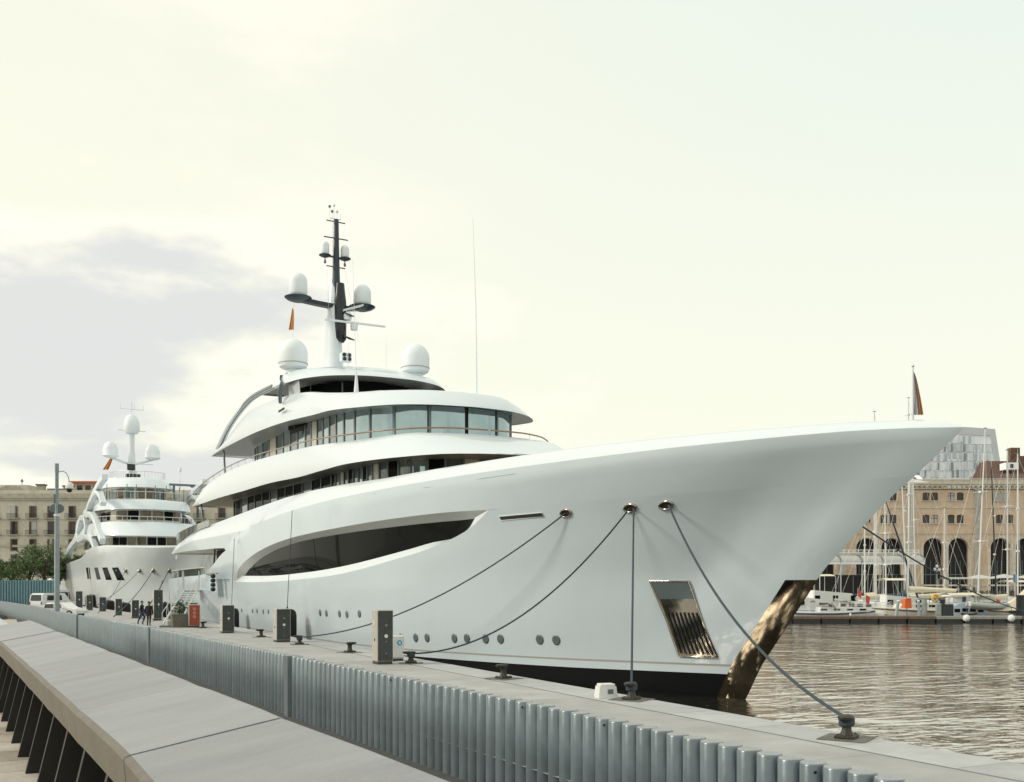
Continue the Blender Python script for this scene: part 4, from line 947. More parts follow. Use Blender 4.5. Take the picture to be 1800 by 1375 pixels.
bk = thing('backpack_bag', 'small pale bag standing on the quay at the gangway foot', 'bag', q(298, 1102))
MB().bev((0, 0, .25), (.45, .3, .5), r=.1).build('bag_body', WHCL, bk); MB().tube([(-.1, 0, .48), (-.08, 0, .6), (.08, 0, .6), (.1, 0, .48)], .02).build('handle', CLOTH, bk)

# ================================================================== CARS AND LAMP POST
def car(label, loc, rz, body, wid, ln, h, van=False, name='parked_car', cat='car'):
    t = thing(name, label, cat, loc, rz); hw = wid / 2
    if van: prof = [(-ln/2, .35), (-ln/2, h*.55), (-ln/2+.12, h*.93), (-ln/2+.4, h), (ln*.18, h), (ln*.33, h*.60), (ln*.47, h*.52), (ln/2, h*.40), (ln/2, .35)]
    else: prof = [(-ln/2, .35), (-ln/2, h*.60), (-ln/2+.12, h*.66), (-ln*.30, h*.95), (-ln*.18, h), (ln*.06, h), (ln*.24, h*.66), (ln*.46, h*.56), (ln/2, h*.42), (ln/2, .35)]
    rows = []
    for y in (-hw, -hw * .96, -hw * .8, 0, hw * .8, hw * .96, hw):
        e = {hw: .0}.get(abs(y), 1)
        rows.append([(a * (.985 if e == 0 else 1), y * (1 - .13 * max(0, (z_ / h - .6) / .4)), z_ - (.06 if abs(y) == hw and z_ > .9 * h else 0)) for a, z_ in prof])
    m = MB(); m.grid(rows); m.add(rows[0], [tuple(range(len(prof)))]); m.add(rows[-1], [tuple(reversed(range(len(prof))))]); m.build('body', body, t, sharp=35)
    if van: gl = [((-ln/2 - .01, .62 * h), (-ln/2 + .10, .92 * h))]
    else: gl = [((-ln/2 + .14, .67 * h), (-ln * .30, .94 * h))]
    for (a0, z0), (a1, z1) in gl: MB().add([(a0 - .015, -hw * .78, z0), (a0 - .015, hw * .78, z0), (a1 - .015, hw * .7, z1), (a1 - .015, -hw * .7, z1)], [(0, 1, 2, 3)]).build('rear_window', CARG, t)
    a0, a1 = (ln * .19, ln * .33) if van else (ln * .07, ln * .24)
    MB().add([(a1 + .015, -hw * .8, .62 * h + .03), (a1 + .015, hw * .8, .62 * h + .03), (a0 + .015, hw * .72, .97 * h), (a0 + .015, -hw * .72, .97 * h)], [(0, 1, 2, 3)]).build('windscreen', CARG, t)
    for sg in (1, -1):
        for b0, b1 in ((-.36, -.12), (-.10, .08)):
            MB().add([(b0 * ln, sg * (hw * .985 + .012), h * .64), (b1 * ln, sg * (hw * .985 + .012), h * .64), (b1 * ln - .05, sg * (hw * .90 + .012), h * .90), (b0 * ln + .1, sg * (hw * .90 + .012), h * .90)], [(0, 1, 2, 3)]).build('side_window', CARG, t)
        for a in (-.31, .31):
            wh = MB().cyl((a * ln, sg * (hw - .2), .33), (a * ln, sg * (hw + .01), .33), .33, n=20).build('wheel', TYRE, t)
            MB().cyl((a * ln, sg * (hw + .012), .33), (a * ln, sg * (hw + .03), .33), .2, n=14).build('rim', ALU, wh)
        MB().bev((-ln / 2 - .01, sg * hw * .86, h * .50), (.05, .16, .3), r=.02).build('tail_lamp', LAMPR, t)
        MB().bev((ln / 2 - .02, sg * hw * .75, h * .42), (.06, .3, .14), r=.02).build('headlight', OFFW, t)
        MB().bev((ln * .17, sg * (hw + .1), h * .62), (.14, .2, .16), r=.03).build('wing_mirror', body, t)
    MB().bev((-ln / 2 - .02, 0, .48), (.12, wid * .95, .22), r=.04).build('rear_bumper', FRAMEG, t)
    return t
p = atD(93, HY, 112); car('white van with a dark rear window, parked beyond the lamp post', (float(p[0]), float(p[1]), QZ), R(40), CARW, 2.0, 4.6, 2.1, True, 'parked_van', 'van')
p = atD(112, HY, 95); car('low white car just in front of the white van', (float(p[0]), float(p[1]), QZ), R(-40), CARW, 1.75, 4.0, 1.36)
p = atD(100, HY, 78)
t = thing('lamp_post', 'tall grey lamp post with a hooked arm and hanging bell lamp at far left', 'lamp post', (float(p[0]), float(p[1]), QZ))
zf = lambda py: CZ + (HY - py) * 78 / 1800 - QZ
MB().lathe([(.30, 0), (.30, .6), (.2, .7), (.19, 5), (.17, zf(905))], n=14).build('lower_pole', HIDE, t, sharp=40)
MB().lathe([(.14, zf(905)), (.13, zf(830)), (.15, zf(829)), (.15, zf(815))], n=12).build('upper_pole', HIDE, t, sharp=40)
MB().lathe([(.22, zf(908)), (.22, zf(904))], n=12).build('joint_collar', OFFW, t)
cx_, cy_ = RT[0], RT[1]
def lp(dpx, py): d = dpx * 78 / 1800; return (cx_ * d, cy_ * d, zf(py))
MB().tube([lp(3, 830), lp(10, 828), lp(16, 831), lp(20, 838), lp(22, 848)], .035, n=8).build('lamp_arm', HIDE, t)
x_, y_, z_ = lp(22, 856)
ls = MB().lathe([(.08, .38), (.22, .28), (.30, 0), (.30, -.12), (.22, -.16)], (x_, y_, z_), n=18).build('lamp_shade', OFFW, t, sharp=40)
MB().lathe([(.2, -.17), (.18, -.35), (.08, -.42)], (x_, y_, z_), n=14).build('lamp_lens', DARKIN, ls)
for dpx in (-5, 5):
    a = Vector(lp(dpx, 894)); MB().lathe([(.30, -.08), (.34, -.04), (.34, .04), (.30, .08)], a, n=16, axis=tuple(FW)).build('floodlight', FRAMEG, t)
MB().bev(lp(-3, 877), (.3, .3, .7), r=.04).build('control_box', FRAMEG, t)

# dark-blue tube screen closing the quay
s0 = atD(-14, HY, 131); s1 = atD(98, HY, 129)
t = thing('tube_screen', 'tall teal-blue screen of thin upright tubes across the far end of the quay', 'fence', (float(s0[0]), float(s0[1]), QZ))
d = Vector((s1[0] - s0[0], s1[1] - s0[1], 0)); TEAL = mat('teal_tube', (.13, .24, .27), .5, .3, var=.12, vs=2)
m = MB(); n_ = int(d.length / .4)
for k in range(n_): p = d * (k / n_); m.lathe([(.17, 0), (.17, 3.62)], p, n=8)
stuff(m.build('tube_run', TEAL, t)); MB().add([(0, .1, 0), tuple(d + Vector((0, .1, 0))), tuple(d + Vector((0, .1, 3.5))), (0, .1, 3.5)], [(0, 1, 2, 3)]).build('back_sheet', TEAL, t)
# white booth and rail on the lower path
p = atD(2, HY, 30)
t = thing('ticket_booth', 'white gabled post box on the lower path at the left edge of the view', 'booth', (float(p[0]), float(p[1]), .5), -YAW)
MB().bev((-.25, 0, 1.1), (.62, .5, 2.2), r=.02).build('cabinet', OFFW, t)
MB().prism([(-.68, 2.2), (.18, 2.2), (.10, 2.34), (-.25, 2.58), (-.60, 2.34)], 'y', -.32, .32).build('gable_roof', OFFW, t)
MB().tube([(.15, 0, 1.85), (.85, 0, 1.85)], .03).build('hand_rail', ALU, t); MB().cyl((.42, 0, 0), (.42, 0, 1.85), .05).build('rail_post', ALU, t)
p = atD(41, HY, 30); t = thing('white_cabinet', 'small white rounded box showing just over the far end of the parapet', 'cabinet', (float(p[0]), float(p[1]), .5), -YAW)
MB().bev((0, 0, 1.3), (.26, .2, 1.15), r=.04).build('case', OFFW, t); MB().bev((0, 0, 1.93), (.34, .28, .14), r=.05).build('lid', OFFW, t)

# ================================================================== THE SECOND YACHT (arched sides)
Y2 = (24, 135, 0); TH = .065
y2 = thing('arched_superyacht', 'white superyacht with ring-shaped side arches moored bow-on behind the big yacht', 'yacht', Y2, TH)
def st2(z_): return float(np.interp(z_, [-1.5, 0, 4, 9.2], [13, 11.5, 7, 0]))
def B2(t_, z_):
    u = t_ - st2(z_)
    if u <= 0: return 0.
    k = min(max(z_ / 9, 0), 1); b_ = (7.2 + .9 * k) * (1 - (1 - min(u / (36 + 6 * k), 1)) ** 2.6)
    if 0 < z_ < 9: b_ -= 1.1 * math.sin(math.pi * (z_ / 9) ** 1.2) * min(1, u / 6) * math.exp(-max(0, u - 6) / 14) * min(1, b_)
    return b_ * (1 - .12 * max(0, (t_ - 70) / 30) ** 2)
sh2 = ip([0, 12, 32, 44, 50, 55, 68, 100], [9.0, 9.2, 9.9, 9.9, 9.0, 8.5, 8.1, 7.0])
A2 = list(np.concatenate([[0, .3, .8, 1.6], np.arange(2.6, 40, 1.8), np.arange(40, 56, .9), np.arange(56, 100, 3)]))
def p2(a, z_, off=0.):
    t_ = a + st2(z_) * max(0, 1 - a / 14); return (-(B2(t_, z_) + off), t_, z_)
def hull2(z0, z1, n, nm, m_):
    rows = [[p2(a, (z0 if not callable(z0) else z0(a)) * (1 - k / n) + (z1 if not callable(z1) else z1(a)) * k / n) for k in range(n + 1)] for a in A2]
    mm = MB(); both(mm, rows); return mm.build(nm, m_, y2, weld=True, sharp=40)
hull2(-1.5, .7, 3, 'boot_top', mat('boot_red_brown', (.07, .03, .02), .5)); hull2(.7, sh2, 12, 'hull', mat('ivory_hull', (.62, .67, .68), .3, coat=.35, var=.05, vs=.15)); hull2(sh2, lambda a: sh2(a) + .25, 1, 'cap_rail', WHITE)
rows = [[(-B2(a, 8.5) + .1, a, sh2(a) - .1), (B2(a, 8.5) - .1, a, sh2(a) - .1)] for a in np.arange(1.5, 99, 3)]
MB().grid(rows, False).build('deck', WHITE, y2)
MB().add([(-B2(99, 0), 99, -1), (B2(99, 0), 99, -1), (B2(99, 7), 99, 7.2), (-B2(99, 7), 99, 7.2)], [(0, 1, 2, 3)]).build('transom', CREAM, y2)
def tz2(px, py, off=None):
    """picture point on the near side of the second yacht -> (t, z)"""
    r_ = ray(px, py); a_ = np.array([-math.sin(TH), math.cos(TH), 0]); n_ = np.array([math.cos(TH), math.sin(TH), 0]); O = np.array(Y2, float)
    if off is not None:
        k = ((O - CAM) @ n_ + off) / (r_ @ n_); P = CAM + r_ * k; return float((P - O) @ a_), float(P[2])
    k = 100.
    while k < 320:
        P = CAM + r_ * k; t_ = (P - O) @ a_; x_ = (P - O) @ n_
        if x_ > -B2(t_, P[2]): break
        k += .15
    return float(t_), float(P[2])
for px0, px1 in ((151.5, 154.5), (156, 157.5), (166, 172), (180, 189), (197, 208)):
    ta, za = tz2(px0, 998); tb, _ = tz2(px1, 998); tc_, zc_ = tz2(px0 + 2.5, 1016); zc_ = za - 1.9
    lean_ = (tb - ta) * .45 + (-1.2 if px0 > 160 else 0)
    MB().grid([[(-B2(t_ + f * lean_ * .0 - f * (1.0 if px0 > 160 else 0), za * (1 - f) + zc_ * f) - .03, t_ - f * (1.0 if px0 > 160 else 0), za * (1 - f) + zc_ * f) for f in (0, .5, 1)] for t_ in (ta, tb)]).build('hull_window', GLASSD, y2)
FL2 = []
for px, py in ((221, 1003), (245, 1003), (269, 1003), (297, 1003)):
    t_, z_ = tz2(px, py); x_ = -B2(t_, z_)
    o = MB().tube([(x_ - .06, t_ + .55 * math.cos(a), z_ + .26 * math.sin(a)) for a in np.linspace(0, 6.283, 17)], .10, n=6, caps=False).build('fairlead', CHROME, y2)
    MB().add([(x_ - .05, t_ + .5 * math.cos(a), z_ + .22 * math.sin(a)) for a in np.linspace(0, 6.0, 14)], [tuple(range(14))]).build('hole', DARKIN, o)
    FL2.append((x_, t_, z_))
def shell2(name, b0, b1, m=WHITE, camber=.2):
    n = 46; bt_ = cat_rom(b0, n); tp = cat_rom(b1, n); rows = []
    for p_, q_ in zip(bt_, tp):
        row = []
        for k in range(5):
            f_ = k / 4; pp_ = p_ * (1 - f_) + q_ * f_; bl_ = .15 * math.sin(math.pi * f_); row.append((-max(pp_[1] + bl_ * min(1, pp_[1]), 0), pp_[0] - bl_ * max(0, 1 - pp_[1] / 5), pp_[2]))
        rows.append(row)
    mm = MB(); both(mm, rows); mm.grid([[r[-1], (0, r[-1][1], r[-1][2] + camber * min(1, -r[-1][0] / 3)), (-r[-1][0], r[-1][1], r[-1][2])] for r in rows]); mm.grid([[r[0], (0, r[0][1], r[0][2] + .1), (-r[0][0], r[0][1], r[0][2])] for r in rows])
    return mm.build(name, m, y2, weld=True, sharp=40)
shell2('first_deck_band', [(31, 0, 11.7), (31.6, 3.5, 11.7), (34, 6.2, 11.75), (38, 7.3, 11.9), (50, 7.5, 12.1), (64, 7.4, 12.3)], [(33, 0, 13.9), (33.6, 3.2, 13.9), (36, 5.8, 14.0), (40, 7.0, 14.1), (50, 7.3, 14.3), (64, 7.2, 13.6)])
shell2('second_deck_band', [(34, 0, 16.0), (34.6, 3.3, 16.0), (37, 5.9, 16.0), (41, 6.9, 16.1), (50, 7, 16.3), (62, 6.8, 16.5)], [(35.5, 0, 17.6), (36.2, 3.1, 17.6), (38.4, 5.5, 17.7), (42, 6.5, 17.9), (50, 6.7, 18.2), (62, 6.6, 17.5)])
shell2('top_deck_band', [(40, 0, 20.0), (40.6, 2.6, 20.0), (42.5, 4.3, 20.05), (46, 5.2, 20.2), (58, 5.2, 20.4)], [(42, 0, 21.7), (42.6, 2.1, 21.7), (44.5, 3.6, 21.8), (48, 4.4, 22), (58, 4.4, 22)])
def house2(name, plan, z0, z1, pane, mts, mull=.3):
    pts = cat_rom([(a, b_, 0) for a, b_ in plan], 120); L_ = [0]
    for a, b_ in zip(pts, pts[1:]): L_.append(L_[-1] + float(np.hypot(*(b_ - a)[:2])))
    P = lambda l: (float(np.interp(l, L_, [p[0] for p in pts])), float(np.interp(l, L_, [p[1] for p in pts])))
    mm = MB(); both(mm, [[(-max(p[1] - .1, 0), p[0] + .1, z0 - .5), (-max(p[1] - .1, 0), p[0] + .1, z1 + .5)] for p in pts[::4]], False); o = mm.build(name, CREAM, y2)
    l = 0; i = 0
    while l < L_[-1] - .6:
        l2 = min(l + pane, L_[-1])
        for sg in (1, -1):
            MB().grid([[(-sg * P(x)[1], P(x)[0], z0), (-sg * P(x)[1], P(x)[0], z1)] for x in np.linspace(l + mull / 2, l2 - mull / 2, 3)]).build('window_pane', mts[i % len(mts)], o)
        l = l2; i += 1
WM = mat('brown_reflecting_glass', (.10, .085, .06), .06, .3, var=.5, vs=.7)
house2('main_house', [(32.5, 0), (33.2, 3), (35.4, 5.4), (39, 6.4), (50, 6.7), (62, 6.7)], 10.35, 11.55, 1.5, [GLASSD, WM, WM, GLASSD], .16)
house2('bridge', [(36.3, 0), (37, 2.8), (39, 5.0), (43, 5.9), (50, 6.1), (60, 6.1)], 14.5, 15.9, 1.9, [WM, GLASSD, WM, mat('pale_blind', (.55, .50, .42)), GLASSD], .22)
house2('sky_lounge', [(41.5, 0), (42.2, 2.3), (44, 3.8), (47, 4.6), (57, 4.6)], 18.3, 19.9, 1.7, [WM, GLASSM], .3)
def rail2(ctrl, dz=.9, m_=ALU):
    c = cat_rom(ctrl, 50)
    for sg in (1, -1):
        pts = [(-sg * p[1], p[0], p[2] + dz) for p in c]; o = MB().tube(pts, .05, n=5).build('handrail', m_, y2); pm = MB()
        for p in pts[::3]: pm.cyl((p[0], p[1], p[2] - dz), p, .03, n=4)
        pm.build('stanchions', m_, o)
rail2([(33.1, 0, 13.9), (33.7, 3.2, 13.9), (36.1, 5.8, 14.0), (40, 7.0, 14.1), (50, 7.3, 14.3)]); rail2([(35.6, 0, 17.6), (36.3, 3.1, 17.6), (38.5, 5.5, 17.7), (42, 6.5, 17.9), (50, 6.7, 18.2)], 1.3); rail2([(42.3, 0, 21.7), (43, 2.1, 21.7), (45, 3.6, 21.8), (50, 4.4, 22)], 1.1)
# side arches: ribbons swept in the side plane
def ribbon(pts, wd=.5, tk=.8, name='side_arch'):
    """pts: (px,py) on the near side plane"""
    c = cat_rom([tz2(px, py, -7.9) for px, py in pts], 40)
    for sg in (1, -1):
        rows = []
        for i, p_ in enumerate(c):
            d_ = c[min(i + 1, len(c) - 1)] - c[max(i - 1, 0)]; d_ = d_ / np.linalg.norm(d_); nn = np.array([-d_[1], d_[0]]) * (wd * (1 + .0 * i))
            rows.append([(-sg * (7.9 + dx_), p_[0] + nn[0] * s_, p_[1] + nn[1] * s_) for dx_, s_ in ((0, -1), (.12, 0), (0, 1), (-tk, 1), (-tk, -1))])
        MB().grid(rows, close=True).add(rows[0], [(0, 1, 2, 3, 4)]).add(rows[-1], [(0, 1, 2, 3, 4)]).build(name, WHITE, y2, sharp=50)
ribbon([(106, 1012), (110, 990), (119, 968), (130, 952), (142, 944), (154, 946), (161, 956), (166, 972)], .42)
ribbon([(112, 978), (122, 960), (131, 945), (135, 930), (138, 915), (145, 909)], .40)
ribbon([(140, 911), (147, 913), (149, 925), (147, 940), (141, 949), (135, 946), (134, 932), (136, 918), (140, 911)], .30)
ribbon([(143, 912), (150, 900), (155, 884), (161, 872), (168, 866), (173, 872), (177, 886)], .35)
ribbon([(158, 878), (165, 862), (173, 848), (180, 838)], .42)
ribbon([(149, 905), (158, 906), (165, 918), (170, 935), (176, 952)], .5)
# mast, domes, flag of the second yacht
m = MB().lathe([(1.3, 21.8), (.75, 24), (.5, 28), (.5, 30.2), (.6, 30.7)], (0, 54, 0), n=16).build('mast_tower', WHITE, y2, sharp=50)
MB().lathe([(1.0, 30.5), (1.35, 31.0), (1.3, 32.4), (.95, 33.4), (.3, 33.8)], (0, 54, 0), n=20).build('radome', DOME, m, sharp=60)
MB().cyl((-2.3, 54, 31.0), (2.3, 54, 31.0), .06).build('yard', ALU, m); MB().cyl((-2.0, 54, 34.7), (2.0, 54, 34.7), .04).build('yard', ALU, m); MB().cyl((0, 54, 33.6), (0, 54, 36.0), .06).build('top_rod', ALU, m)
for dx in (-1.9, 1.9, .4): MB().cyl((dx, 54, 34.7), (dx, 54, 35.5), .04).build('sensor_rod', ALU, m)
for sg in (1, -1):
    MB().cyl((0, 54, 25.0), (sg * 3.6, 54, 26.2), .22).build('dome_arm', WHITE, m)
    MB().lathe([(.7, 26.1), (1.35, 26.4), (1.25, 26.5), (1.25, 27.5), (.95, 28.4), (.35, 28.8)], (sg * 3.5, 54, 0), n=20).build('satellite_dome', DOME, m, sharp=60)
MB().bev((0, 52.8, 22.6), (2.4, .6, 1.5), r=.1).build('dark_housing', BLACK, m); MB().bev((-.3, 52.9, 24.6), (1.3, .5, 1.2), r=.1).build('radar_housing', BLACK, m)
MB().bev((1.2, 52.6, 25.1), (4.2, .15, .15), r=.03).build('radar_bar', ALU, m)
for x_, t_ in ((-6.2, 40), (-3.5, 38), (-2, 38.4), (2.6, 38.3), (5, 40), (6.4, 43), (0.8, 38)): MB().cyl((x_, t_, 17.7), (x_, t_, 20.2), .06).build('awning_pole', FRAMEG, y2)
MB().bev((6.3, 44, 21.0), (4.2, .5, .35), r=.05).build('davit_arm', FRAMEG, y2); MB().cyl((5.0, 44, 18.5), (5.0, 44, 21.0), .2).build('davit_post', FRAMEG, y2); MB().bev((8.3, 44, 20.9), (1.2, .5, .5), r=.1).build('davit_head', FRAMEG, y2)
MB().cyl((6.0, 44, 18), (6, 44, 23.5), .07).build('aerial', DOME, y2); MB().lathe([(.2, 23.2), (.3, 23.6), (.2, 24)], (6, 44, 0), n=10).build('aerial_head', DOME, y2)
def y2w(x_, t_, z_): return (Y2[0] + x_ * math.cos(TH) - t_ * math.sin(TH), Y2[1] + x_ * math.sin(TH) + t_ * math.cos(TH), z_)
fp = y2w(-3.4, 54, 26.2)
folded_flag('courtesy_flag', 'slanting orange and white flag at the mast of the arched yacht', fp, 2.2, 1.1, [(FORG, 0, .4), (FYEL, .4, .7), (FRED, .7, 1)], -YAW, lean=-1.5)
pd_ = [y2w(*f) for f in FL2]
for (a, b_, lb) in ((0, (172, 1078), 'leftmost'), (1, (150, 1075), 'second'), (2, (200, 1084), 'third'), ):
    e = atZ(b_[0], b_[1], QZ + .3); rope('%s bow line of the arched yacht, slanting down to the far quay' % ['thin', 'middle', 'dark'][a], pd_[a], tuple(e), .5, .045 if a == 2 else .03)
e = atZ(246, 1088, QZ + .3); rope('rightmost steep line of the arched yacht, down to the far quay', pd_[3], tuple(e), .3, .06)
e = atZ(251, 1088, QZ + .3); rope('steep stern rope from the big yacht to the far quay', (16.9, 124.5, 4.6), tuple(e), .5, .06)
for i, (px, r_, tp) in enumerate(((160, .9, 2.6), (190, .9, 2.0), (217, .9, 1.9), (131, 1.3, 3.0))):
    e = edge_x(150); p = atD(px, HY, [118, 112, 104, 128][i]); fender(['far black fender under the bow of the arched yacht, between two pedestals', 'far black fender right of the one between two pedestals', 'far black fender nearest the stern of the big yacht', 'large dark fender behind the far pedestal by the van'][i], px, max(float(p[0]), edge_x(float(p[1])) + 1.0), tp, r_, tp + .3)

# ================================================================== LEFT TOWN
DL = 230.; ppm = F / DL
lb = thing('apartment_building', 'long cream apartment building with brown shutters and small iron balconies behind the trees', 'building', gp(-70, DL, 1.05), -YAW)
BW = (430 + 70) / ppm; zt = lambda py: CZ + (HY - py) / ppm - 1.05; xl = lambda px: (px + 70) / ppm
MB().box((BW / 2, 6, zt(878) / 2), (BW, 12, zt(878))).build('wall', STUCCO, lb)
for py0, py1, pr, nm, m_ in ((880, 876, .35, 'cornice_moulding', STUCD), (876, 868, .55, 'cornice', STUCD), (868, 862, .3, 'roof_parapet', STUCCO), (914, 912.5, .12, 'string_course', STUCD), (942, 941, .1, 'string_course', STUCD), (962, 958, .2, 'string_course', STUCD)):
    MB().box((BW / 2, .5 - pr, (zt(py0) + zt(py1)) / 2), (BW + pr * 2, 1.0, abs(zt(py1) - zt(py0)))).build(nm, m_, lb)
cols = [-41, -8, 25, 58, 90, 127, 160, 193, 226, 259, 292, 325, 352, 390]
wi = 0
for c in cols:
    for (y0, y1, bal) in ((911, 890, 1), (940, 917, 1), (968, 948, 0), (1000, 975, 0)):
        w_ = 1.5; x = xl(c); z0, z1 = zt(y0), zt(y1)
        f = MB().box((x, -.03, (z0 + z1) / 2), (w_ + .3, .10, z1 - z0 + .25)).build('window', STUCD, lb)
        MB().box((x, -.10, (z0 + z1) / 2), (w_, .05, z1 - z0)).build('pane', [WINDK, DARKIN, mat('net_curtain', (.40, .42, .40), .4)][(wi * 7 + 1) % 5 % 3], f)
        for sg in (1, -1):
            if (wi + (sg > 0)) % 3 != 2: MB().box((x + sg * w_ * .36, -.18, (z0 + z1) / 2), (.42, .10, z1 - z0)).build('shutter', SHUT, f)
        if bal:
            MB().box((x, -.55, z0 - .08), (w_ + 1.1, 1.0, .16)).build('balcony_slab', STUCD, f)
            bm_ = MB(); bm_.box((x, -1.0, z0 + .95), (w_ + 1.1, .06, .08))
            for k in range(13): bm_.box((x - w_ / 2 - .5 + k * (w_ + 1.0) / 12, -1.0, z0 + .47), (.045, .045, .95))
            bm_.build('railing', BLACK, f)
        wi += 1
for px, py, w_, h in ((62, 868, 2.4, 1.9), (110, 868, 2.6, 1.6)):
    MB().box((xl(px), 3, zt(py) + h / 2), (w_ / 1.5, 1.4, h + .4)).build('chimney', STUCD, lb); MB().box((xl(px), 3, zt(py) + h + .35), (w_ / 1.2, 1.7, .3)).build('chimney_cap', ROOFB, lb)
MB().box((xl(8), 6, zt(862) + .5), (8, 6, 2.0)).build('roof_hut', STUCCO, lb); MB().prism([(xl(-14), zt(859)), (xl(32), zt(863)), (xl(22), zt(853)), (xl(2), zt(852))], 'y', 2, 9).build('hut_roof', STUCD, lb)
MB().cyl((xl(20), 5, zt(860)), (xl(20), 5, zt(838)), .07).build('aerial', FRAMEG, lb); MB().lathe([(.1, -.3), (.35, 0), (.1, .5)], (xl(20), 5, zt(842)), n=8).build('aerial_head', FRAMEG, lb)
MB().box((xl(99), 2, zt(864) + .2), (6, .06, 1.3)).build('roof_fence', FRAMEG, lb)
pb = thing('rooftop_penthouse', 'low penthouse with a bright orange awning edge on the rooftop behind the lamp', 'building', gp(131, 236, zt(868) + 1.05), -YAW)
MB().box((3, 3, 1.4), (6.6, 6, 3.2)).build('wall', STUCCO, pb); MB().box((2.8, 2.4, 3.15), (7.4, 7.5, .35)).build('roof_edge', mat('orange_awning', (.55, .13, .05), .7), pb)
for k in range(3): MB().box((1.2 + k * 1.9, -.04, 1.9), (1.2, .1, 1.1)).build('window', WINDK, pb)

def tree(label, loc, h, r, seed, group='plane trees in front of the cream building'):
    rn = random.Random(seed); t = thing('plane_tree', label, 'tree', loc, 0, group)
    tk = MB(); tk.tube([(0, 0, 0), (.1, .05, h * .22), (.0, .1, h * .45), (.15, 0, h * .7)], [.32, .25, .2, .1], n=8); ends = []
    for k in range(8):
        a = rn.uniform(0, 6.28); z_ = h * rn.uniform(.28, .5); e = (r * .75 * math.cos(a) * rn.uniform(.5, 1), r * .75 * math.sin(a) * rn.uniform(.5, 1), h * rn.uniform(.55, .92)); ends.append(e)
        tk.tube([(0.05, 0.05, z_), (e[0] * .5, e[1] * .5, (z_ + e[2]) / 2 + .3), e], [.13, .08, .03], n=5)
    tk.build('trunk', BARK, t)
    m = MB()
    for e in ends + [(rn.uniform(-1, 1) * r * .7, rn.uniform(-1, 1) * r * .7, h * rn.uniform(.5, .85)) for _ in range(14)]: leafball(m, e, r * rn.uniform(.28, .45), 130, .20, .75, rn)
    m.build('crown', LEAF, t)
    return t
for i, (px, D, h, r, lb_) in enumerate(((-6, 192, 8.6, 3.4, 'plane tree cut by the left edge of the view, behind the tents'), (22, 188, 8.4, 3.6, 'lower plane tree between the lamp post and the left edge'), (52, 194, 10.5, 4.0, 'plane tree with the tallest crown, left of the lamp post'), (78, 190, 11.2, 4.4, 'dense plane tree right behind the lamp post'), (104, 196, 9.5, 3.6, 'plane tree between the lamp post and the arched yacht'), (124, 196, 9., 3.4, 'plane tree peeking through the side arches of the yacht'))):
    tree(lb_, gp(px, D, 1.05), h, r, 10 + i)
def tent(label, px, D, w_, h):
    t = thing('market_tent', label, 'tent', gp(px, D, 1.05), -YAW, 'white market tents'); hw = w_ / 2
    MB().add([(-hw, -hw, 2.3), (hw, -hw, 2.3), (hw, hw, 2.3), (-hw, hw, 2.3), (0, 0, h)], [(0, 1, 4), (1, 2, 4), (2, 3, 4), (3, 0, 4)]).build('canopy', TENTW, t)
    MB().grid([[(a, b_, 1.95), (a, b_, 2.32)] for a, b_ in ((-hw, -hw), (hw, -hw), (hw, hw), (-hw, hw), (-hw, -hw))], False).build('valance', TENTW, t)
    for a in (-hw, hw):
        for b_ in (-hw, hw): MB().cyl((a, b_, 0), (a, b_, 2.3), .05).build('pole', ALU, t)
    MB().box((0, hw - .1, 1.1), (w_ - .3, .05, 2.1)).build('back_sheet', DARKIN, t)
    MB().bev((0, -hw + .5, .5), (w_ * .7, .8, 1.0), r=.05).build('counter', mat('stall_counter', (.3, .26, .2), .7), t)
tent('white peaked market tent nearest the left edge', 24, 165, 3.4, 3.9); tent('white peaked market tent in the middle of the three', 62, 165, 3.4, 3.9); tent('white peaked market tent just left of the arched yacht', 88, 160, 4.0, 4.2)
t = thing('market_stall', 'stall with an orange top at the far left edge', 'stall', gp(2, 163, 1.05), -YAW)
MB().bev((0, 0, 1.9), (2.6, 1.6, 1.3), r=.1).build('stall_top', mat('orange_stall', (.6, .3, .14), .6), t); MB().bev((0, 0, .6), (2.4, 1.4, 1.3), r=.05).build('counter', CANVAS, t)

# ================================================================== RIGHT: WAREHOUSE, MARINA
DW = 190.; pw_ = F / DW; X0 = 1290
wh = thing('brick_warehouse', 'long warm brick and stone warehouse with tall arches along the far quay', 'building', gp(X0, DW, 2.2), -YAW)
wx = lambda px: (px - X0) / pw_
wz = lambda py: CZ + (HY - py) / pw_ - 2.2
WR = 2050; HT = wz(858)
arches = []                                       # (centre px, half width px, crown py, kind)
for c in (1641, 1685): arches += [(c - 236, 18), (c - 118, 18), (c, 18), (c + 118, 18), (c + 236, 18), (c + 354, 18)]
arches = sorted(a for a in arches if a[0] < WR - 30)
wins = []
for c in (1628, 1643, 1672, 1688): wins += [c + 118 * k for k in (-2, -1, 0)]
wins += [1757, 1775, 1800 + 8, 1823, 1875, 1891, 1920, 1936]
wins = sorted(wins)
